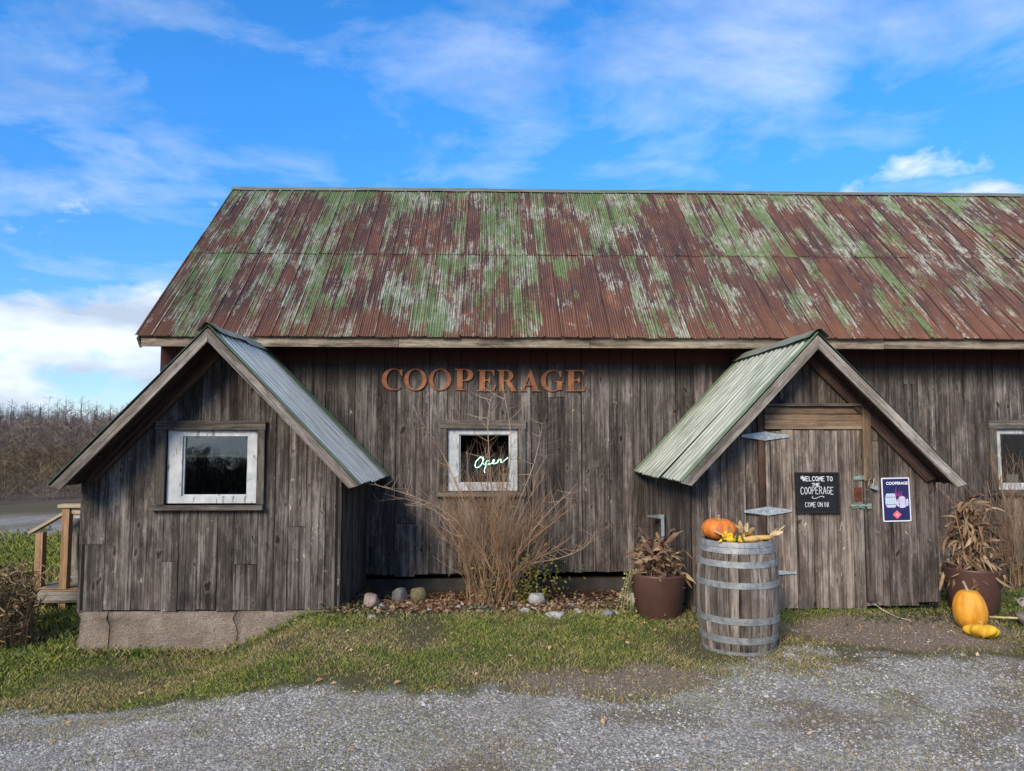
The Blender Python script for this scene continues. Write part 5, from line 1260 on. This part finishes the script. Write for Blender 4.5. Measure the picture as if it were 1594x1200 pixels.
gr_ = npmesh('gravel', np.concatenate([q[0] for q in (GV1, GV2, GV3)]), np.concatenate([q[1]+n for q, n in zip((GV1, GV2, GV3), nv)]), gravel_mat(), {'tone': np.concatenate([q[2] for q in (GV1, GV2, GV3)])})
gr_['kind'] = 'stuff'; tag(gr_, 'grey crushed stone gravel of the yard', 'gravel')
# leaf litter and green ground cover: bent little leaves
def leaves(n, dens, x0, x1, y0, y1, smin, smax, zmax, mat, name, label, cat):
    x = rng.uniform(x0, x1, n); y = rng.uniform(y0, y1, n); k = rng.random(n) < dens(x, y); x, y = x[k], y[k]; m = len(x); z = ground_z(x, y)+rng.random(m)**2*zmax+0.004
    s = rng.uniform(smin, smax, m)[:, None]; u = rng.normal(size=(m, 3)); u[:, 2] *= 0.45; u /= np.linalg.norm(u, axis=1)[:, None]; w = np.cross(u, np.stack([rng.normal(size=m)*0.4, rng.normal(size=m)*0.4, np.ones(m)], -1)); w /= np.linalg.norm(w, axis=1)[:, None]
    nn = np.cross(u, w); nn *= np.sign(nn[:, 2:3]+1e-9); c = np.stack([x, y, z], -1)
    V = np.stack([c-u*s, c-w*s*0.55+nn*s*0.25, c+u*s+nn*s*rng.uniform(-.3, .5, (m, 1)), c+w*s*0.55+nn*s*0.25], 1).reshape(-1, 3)
    F = np.arange(m)[:, None]*4; F = np.concatenate([F+np.array([0,1,2]), F+np.array([0,2,3])], 0)
    o = npmesh(name, V, F, mat, {'tone': np.repeat(rng.random(m), 4)}); o['kind'] = 'stuff'; return tag(o, label, cat)
def tone_mat(name, stops):
    t = NT(name, 0.75, 0, 0.2); t.color(t.ramp(t.attr('tone'), stops)); return t.m
leaves(9000, lambda x, y: masks(x, y)[2]*(0.35+0.65*S((fbm(x, y, 2, 15)-0.4)/0.2)), -1.6, 2.0, 7.0, 9.25, 0.014, 0.036, 0.03,
       tone_mat('fallen_leaf', [(0.0, (0.06,0.032,0.018)), (0.5, (0.16,0.085,0.045)), (0.85, (0.30,0.18,0.10)), (1.0, (0.42,0.34,0.22))]), 'leaf_litter', 'brown fallen leaves covering the bed along the barn', 'leaf litter')
def cover_d(x, y):
    n = fbm(x, y, 1.8, 17)
    a = np.exp(-((x-4.1)/0.75)**2-((y-7.05)/0.22)**2)*1.0+np.exp(-((x-5.4)/0.9)**2-((y-7.4)/0.6)**2)+0.9*np.exp(-((x-2.25)/0.6)**2-((y-6.98)/0.20)**2)+np.exp(-((x-1.25)/0.35)**2-((y-7.5)/0.30)**2)
    a = a+0.9*np.exp(-((x+1.45)/0.3)**2-((y-7.75)/0.35)**2)+0.55*np.exp(-((x-0.2)/1.2)**2-((y-7.22)/0.14)**2)+1.0*np.exp(-((x+4.75)/0.5)**2-((y-8.2)/0.9)**2)+0.6*np.exp(-((x+3.95)/0.25)**2-((y-7.6)/0.12)**2)
    ins = ((x > PX0+0.02) & (x < PX1-0.02) & (y > PY)) | ((x > SX0) & (x < SX1) & (y > SY))
    return np.clip(a*(0.3+1.3*S((n-0.32)/0.25)), 0, 1)*(~ins)
leaves(26000, cover_d, -5.6, 6.4, 6.5, 9.0, 0.010, 0.024, 0.085, tone_mat('low_weed_leaf', [(0.0, (0.018,0.036,0.014)), (0.5, (0.042,0.072,0.024)), (0.85, (0.080,0.115,0.040)), (1.0, (0.20,0.19,0.06))]), 'ground_cover', 'low dark green weeds along the foot of the walls', 'ground cover')
leaves(260, lambda x, y: masks(x, y)[3]*0.8+0.2, -4.2, 4.6, 4.2, 7.2, 0.014, 0.030, 0.03, tone_mat('blown_leaf', [(0.0, (0.20,0.10,0.045)), (0.7, (0.40,0.24,0.12)), (1.0, (0.55,0.40,0.26))]), 'blown_leaves', 'tan fallen leaves blown about the lawn', 'leaf litter')
# broad green leaves of a weed by the shrub
wd = tag(empty('broadleaf_weed', (-0.12, 7.55, gz(-0.12, 7.55))), 'pale green broad leaved weed at the foot of the large shrub', 'weed')
wm_ = simple('broad_weed_leaf', (0.19,0.24,0.12), 0.7, 0, 0.3, 0.4, 12)
for k in range(7):
    me = leaf_mesh('leaf', random.uniform(0.10, 0.16), random.uniform(0.06, 0.09), random.uniform(0.2, 1.0), random.uniform(-.4, .4), 0.2, wm_, 6)
    inst(me, 'leaf', wd, WL[wd.name]+Vector((0, 0, 0.01)), Euler((0, random.uniform(-0.9, -0.2), k*0.9)))
# dry weeds at the left
drym = tone_mat('dry_weed_stalk', [(0.0, (0.075,0.048,0.026)), (0.6, (0.20,0.135,0.070)), (1.0, (0.36,0.28,0.15))])
def dry_clump(x, y, n, H, rad, label):
    e = tag(empty('dry_weed_clump', (x, y, gz(x, y))), label, 'weeds', 'dry weeds beside the wooden deck'); mb = MB(); ml = MB()
    for k in range(n):
        a = random.uniform(0, 6.28); r = rad*math.sqrt(random.random()); bx_, by_ = r*math.cos(a), r*math.sin(a); h = H*random.uniform(0.45, 1.0); ln = random.uniform(-0.25, 0.25)
        P = [(bx_, by_, -0.02), (bx_+ln*0.4*h, by_, h*0.55), (bx_+ln*h, by_+random.uniform(-.1, .1), h)]; mb.tube(P, [0.0045, 0.003, 0.002], 3)
        for j in range(7):
            t = random.uniform(0.25, 1.0); c = Vector(P[1]).lerp(Vector(P[2]), t) if t > 0.5 else Vector(P[0]).lerp(Vector(P[1]), t*2)
            d = Vector((random.uniform(-1, 1), random.uniform(-1, 1), random.uniform(-.6, .8))).normalized()*random.uniform(0.04, 0.13); s = d.orthogonal().normalized()*0.008; ml.quad(c-s, c+s, c+d*0.8+s, c+d)
    s1 = mb.build('stalks', drym, e, WL[e.name]); s2 = ml.build('leaves', drym, e, WL[e.name])
    for s in (s1, s2):
        at = s.data.attributes.new('tone', 'FLOAT', 'POINT'); at.data.foreach_set('value', np.repeat(rng.random(len(s.data.vertices)//3+1), 3)[:len(s.data.vertices)].astype(np.float32))
    s2['kind'] = 'stuff'; return e
dry_clump(-5.02, 7.95, 150, 0.85, 0.30, 'dense brown clump of tall dead weeds on the grass beside the shed')
dry_clump(-5.45, 8.6, 110, 0.75, 0.34, 'thinner brown clump of dead weeds behind the dense clump')
dry_clump(-5.75, 7.9, 120, 0.85, 0.40, 'outer clump of dead brown weeds on the grass')

# ------------------------------------------------------------------ far brush, wood and trees
def sticks(P0, P1, w0, w1):
    """thin four-sided tapering sticks between point arrays"""
    d = P1-P0; d = d/(np.linalg.norm(d, axis=1)[:, None]+1e-9); r = rng.normal(size=d.shape); u = np.cross(d, r); u /= np.linalg.norm(u, axis=1)[:, None]+1e-9; v = np.cross(d, u)
    m = len(P0); cs = [(1, 0), (-0.5, 0.87), (-0.5, -0.87)]
    V = np.stack([P0+(u*a+v*b)*w0[:, None] for a, b in cs]+[P1+(u*a+v*b)*w1[:, None] for a, b in cs], 1).reshape(-1, 3)
    q = np.array([[0,1,4],[0,4,3],[1,2,5],[1,5,4],[2,0,3],[2,3,5]]); F = (np.arange(m)[:, None, None]*6+q[None]).reshape(-1, 3); return V, F
def ribbons(P0, P1, w0, w1):
    d = P1-P0; d = d/(np.linalg.norm(d, axis=1)[:, None]+1e-9); u = np.cross(d, rng.normal(size=d.shape)); u /= np.linalg.norm(u, axis=1)[:, None]+1e-9; m = len(P0)
    V = np.stack([P0-u*w0[:, None], P0+u*w0[:, None], P1+u*w1[:, None], P1-u*w1[:, None]], 1).reshape(-1, 3)
    q = np.array([[0,1,2],[0,2,3]]); return V, (np.arange(m)[:, None, None]*4+q[None]).reshape(-1, 3)
def tree_sticks(x, y, h, nb, nt, wid, wscale, tlow=0.22, trunk=0.016):
    """vectorised bare trees at arrays x, y of height h; returns vertices, faces, tone"""
    m = len(x); z = ground_z(x, y)-0.1; B = np.stack([x, y, z], -1); lean = rng.normal(size=(m, 2))*0.05*h[:, None]; T = B+np.concatenate([lean, h[:, None]], 1)
    out = [(B, T, wscale*h*trunk, wscale*h*0.003)]
    t = rng.uniform(tlow, 0.95, (m, nb)); S0 = B[:, None]+(T-B)[:, None]*t[..., None]; a = rng.uniform(0, 6.283, (m, nb)); L = h[:, None]*wid*(1.15-t)*rng.uniform(0.5, 1.0, (m, nb)); up = rng.uniform(0.35, 1.1, (m, nb))
    D = np.stack([np.cos(a), np.sin(a), up], -1); D /= np.linalg.norm(D, axis=-1)[..., None]; E0 = S0+D*L[..., None]
    hh = np.repeat(h, nb); out.append((S0.reshape(-1, 3), E0.reshape(-1, 3), wscale*hh*0.006, wscale*hh*0.002))
    tt = rng.uniform(0.3, 1.0, (m, nb, nt)); S1 = S0[:, :, None]+(E0-S0)[:, :, None]*tt[..., None]; D1 = D[:, :, None]+rng.normal(size=(m, nb, nt, 3))*0.65; D1[..., 2] += 0.2; D1 /= np.linalg.norm(D1, axis=-1)[..., None]
    E1 = S1+D1*(L[:, :, None]*rng.uniform(0.25, 0.6, (m, nb, nt)))[..., None]; h2 = np.repeat(h, nb*nt); out.append((S1.reshape(-1, 3), E1.reshape(-1, 3), wscale*h2*0.0028, wscale*h2*0.0010))
    Vs, Fs, n = [], [], 0; tn = []
    tone = rng.random(m)
    for k, (p, q, w0, w1) in enumerate(out):
        V, F = (ribbons if k else sticks)(p, q, w0, w1); Vs.append(V); Fs.append(F+n); n += len(V); tn.append(np.repeat(np.repeat(tone, len(p)//m), 4 if k else 6))
    return np.concatenate(Vs), np.concatenate(Fs), np.concatenate(tn)
def wedge(n, d0, d1, a0, a1):
    d = np.sqrt(rng.uniform(d0*d0, d1*d1, n)); a = rng.uniform(a0, a1, n); return d*np.sin(a), d*np.cos(a)
A0, A1 = R(-62), R(-20)
x, y = wedge(2600, 30, 62, A0, A1); V, F, T = tree_sticks(x, y, rng.uniform(0.6, 1.7, len(x)), 10, 4, 0.9, 1.2, 0.02, 0.006)
o = npmesh('dry_brush', V, F, tone_mat('brush_bark', [(0.0, (0.045,0.032,0.018)), (0.5, (0.105,0.076,0.042)), (1.0, (0.20,0.15,0.085))]), {'tone': T}); o['kind'] = 'stuff'; tag(o, 'tangled brown brush along the far edge of the road', 'brush')
x, y = wedge(3000, 50, 130, A0, A1); V, F, T = tree_sticks(x, y, rng.uniform(1.4, 3.3, len(x)), 11, 5, 0.7, 0.95, 0.03, 0.005)
o = npmesh('bare_thicket', V, F, tone_mat('thicket_bark', [(0.0, (0.060,0.044,0.034)), (0.6, (0.130,0.098,0.078)), (1.0, (0.24,0.19,0.155))]), {'tone': T}); o['kind'] = 'stuff'; tag(o, 'purplish grey leafless thicket rising behind the brush', 'thicket')
x, y = wedge(1500, 120, 260, A0, A1); V, F, T = tree_sticks(x, y, rng.uniform(3.5, 6.0, len(x)), 12, 5, 0.5, 0.85, 0.10, 0.008)
o = npmesh('far_wood', V, F, tone_mat('wood_bark', [(0.0, (0.030,0.027,0.026)), (0.6, (0.070,0.062,0.058)), (1.0, (0.12,0.105,0.098))]), {'tone': T}); o['kind'] = 'stuff'; tag(o, 'dark leafless wood along the crest of the hill', 'wood')
x, y = wedge(1500, 26, 38, R(150), R(250)); V, F, T = tree_sticks(x, y, rng.uniform(1.8, 3.0, len(x)), 12, 5, 0.7, 2.4, 0.03, 0.006)  # unseen hedgerow, added to darken the lower part of the pane's reflection
o = npmesh('hedgerow', V, F, tone_mat('hedge_bark', [(0.0, (0.020,0.017,0.013)), (1.0, (0.06,0.048,0.036))]), {'tone': T}); o['kind'] = 'stuff'; tag(o, 'dark leafless hedgerow added behind the viewer for the window reflection', 'hedgerow')
barkm = simple('tree_bark', (0.055,0.047,0.042), 0.9, 0, 0.2, 0.35, 2)
def bare_tree(x, y, h, nb, nt, label, group, wid=0.42, ws=1.0):
    e = tag(empty('bare_tree', (x, y, gz(x, y)-0.1)), label, 'tree', group)
    m = 1; B = Vector((0, 0, -0.1)); mb = MB(); ml = MB(); T_ = Vector((random.uniform(-.06, .06)*h, 0, h*0.92))
    P = [B.lerp(T_, t)+Vector((random.uniform(-.012, .012)*h, random.uniform(-.012, .012)*h, 0)) for t in np.linspace(0, 1, 8)]; mb.tube(P, [ws*h*0.018*(1-0.85*t) for t in np.linspace(0, 1, 8)], 7)
    mb.build('trunk', barkm, e, WL[e.name])
    def limb(p, d, L, r, lev):
        n = 4; Q = [p]; dd = d.copy()
        for i in range(n): dd = (dd+Vector((random.uniform(-.35, .35), random.uniform(-.35, .35), random.uniform(-.12, .28)))).normalized(); Q.append(Q[-1]+dd*L/n)
        ml.tube(Q, [r*(1-0.7*i/n) for i in range(n+1)], 4 if lev < 2 else 3)
        if lev < 3:
            for _ in range(nt):
                i = random.randint(1, n); q = Q[i]; d2 = (dd+Vector((random.uniform(-1, 1), random.uniform(-1, 1), random.uniform(-.4, .8)))).normalized(); limb(q, d2, L*random.uniform(0.35, 0.6), r*0.5, lev+1)
    for k in range(nb):
        t = random.uniform(0.25, 0.97); i = int(t*7); q = P[i].lerp(P[min(i+1, 7)], t*7-i); a = random.uniform(0, 6.28)
        limb(q, Vector((math.cos(a), math.sin(a), random.uniform(0.2, 0.9))).normalized(), h*wid*(1.15-t), ws*h*0.007*(1.2-t*0.7), 1)
    ml.build('crown', barkm, e, WL[e.name]); return e
for k, (px_, d, h) in enumerate(((20, 205, 5.5), (62, 200, 6.5), (104, 195, 7.5), (128, 190, 8.2), (150, 198, 7.5), (171, 200, 6.5))):
    an = math.atan((px_-797)/1160)+R(1.58); bare_tree(d*math.sin(an), d*math.cos(an), h, 11, 3, 'taller bare tree standing up above the hilltop wood', 'taller trees on the hill crest', 0.40, 1.0)
# trees across the yard, behind the viewer: the shed's pane mirrors them
for (x, y, h, l) in ((-12.5, -15.0, 9.5, 'wide bare tree across the yard mirrored in the shed window'), (-9.6, -19.0, 11, 'tall bare tree further across the yard mirrored in shed window'), (-15.5, -21, 12, 'bare tree at the back of the yard mirrored in shed window')):
    bare_tree(x, y, h, 20, 4, l, 'trees across the yard', 0.5, 1.5)
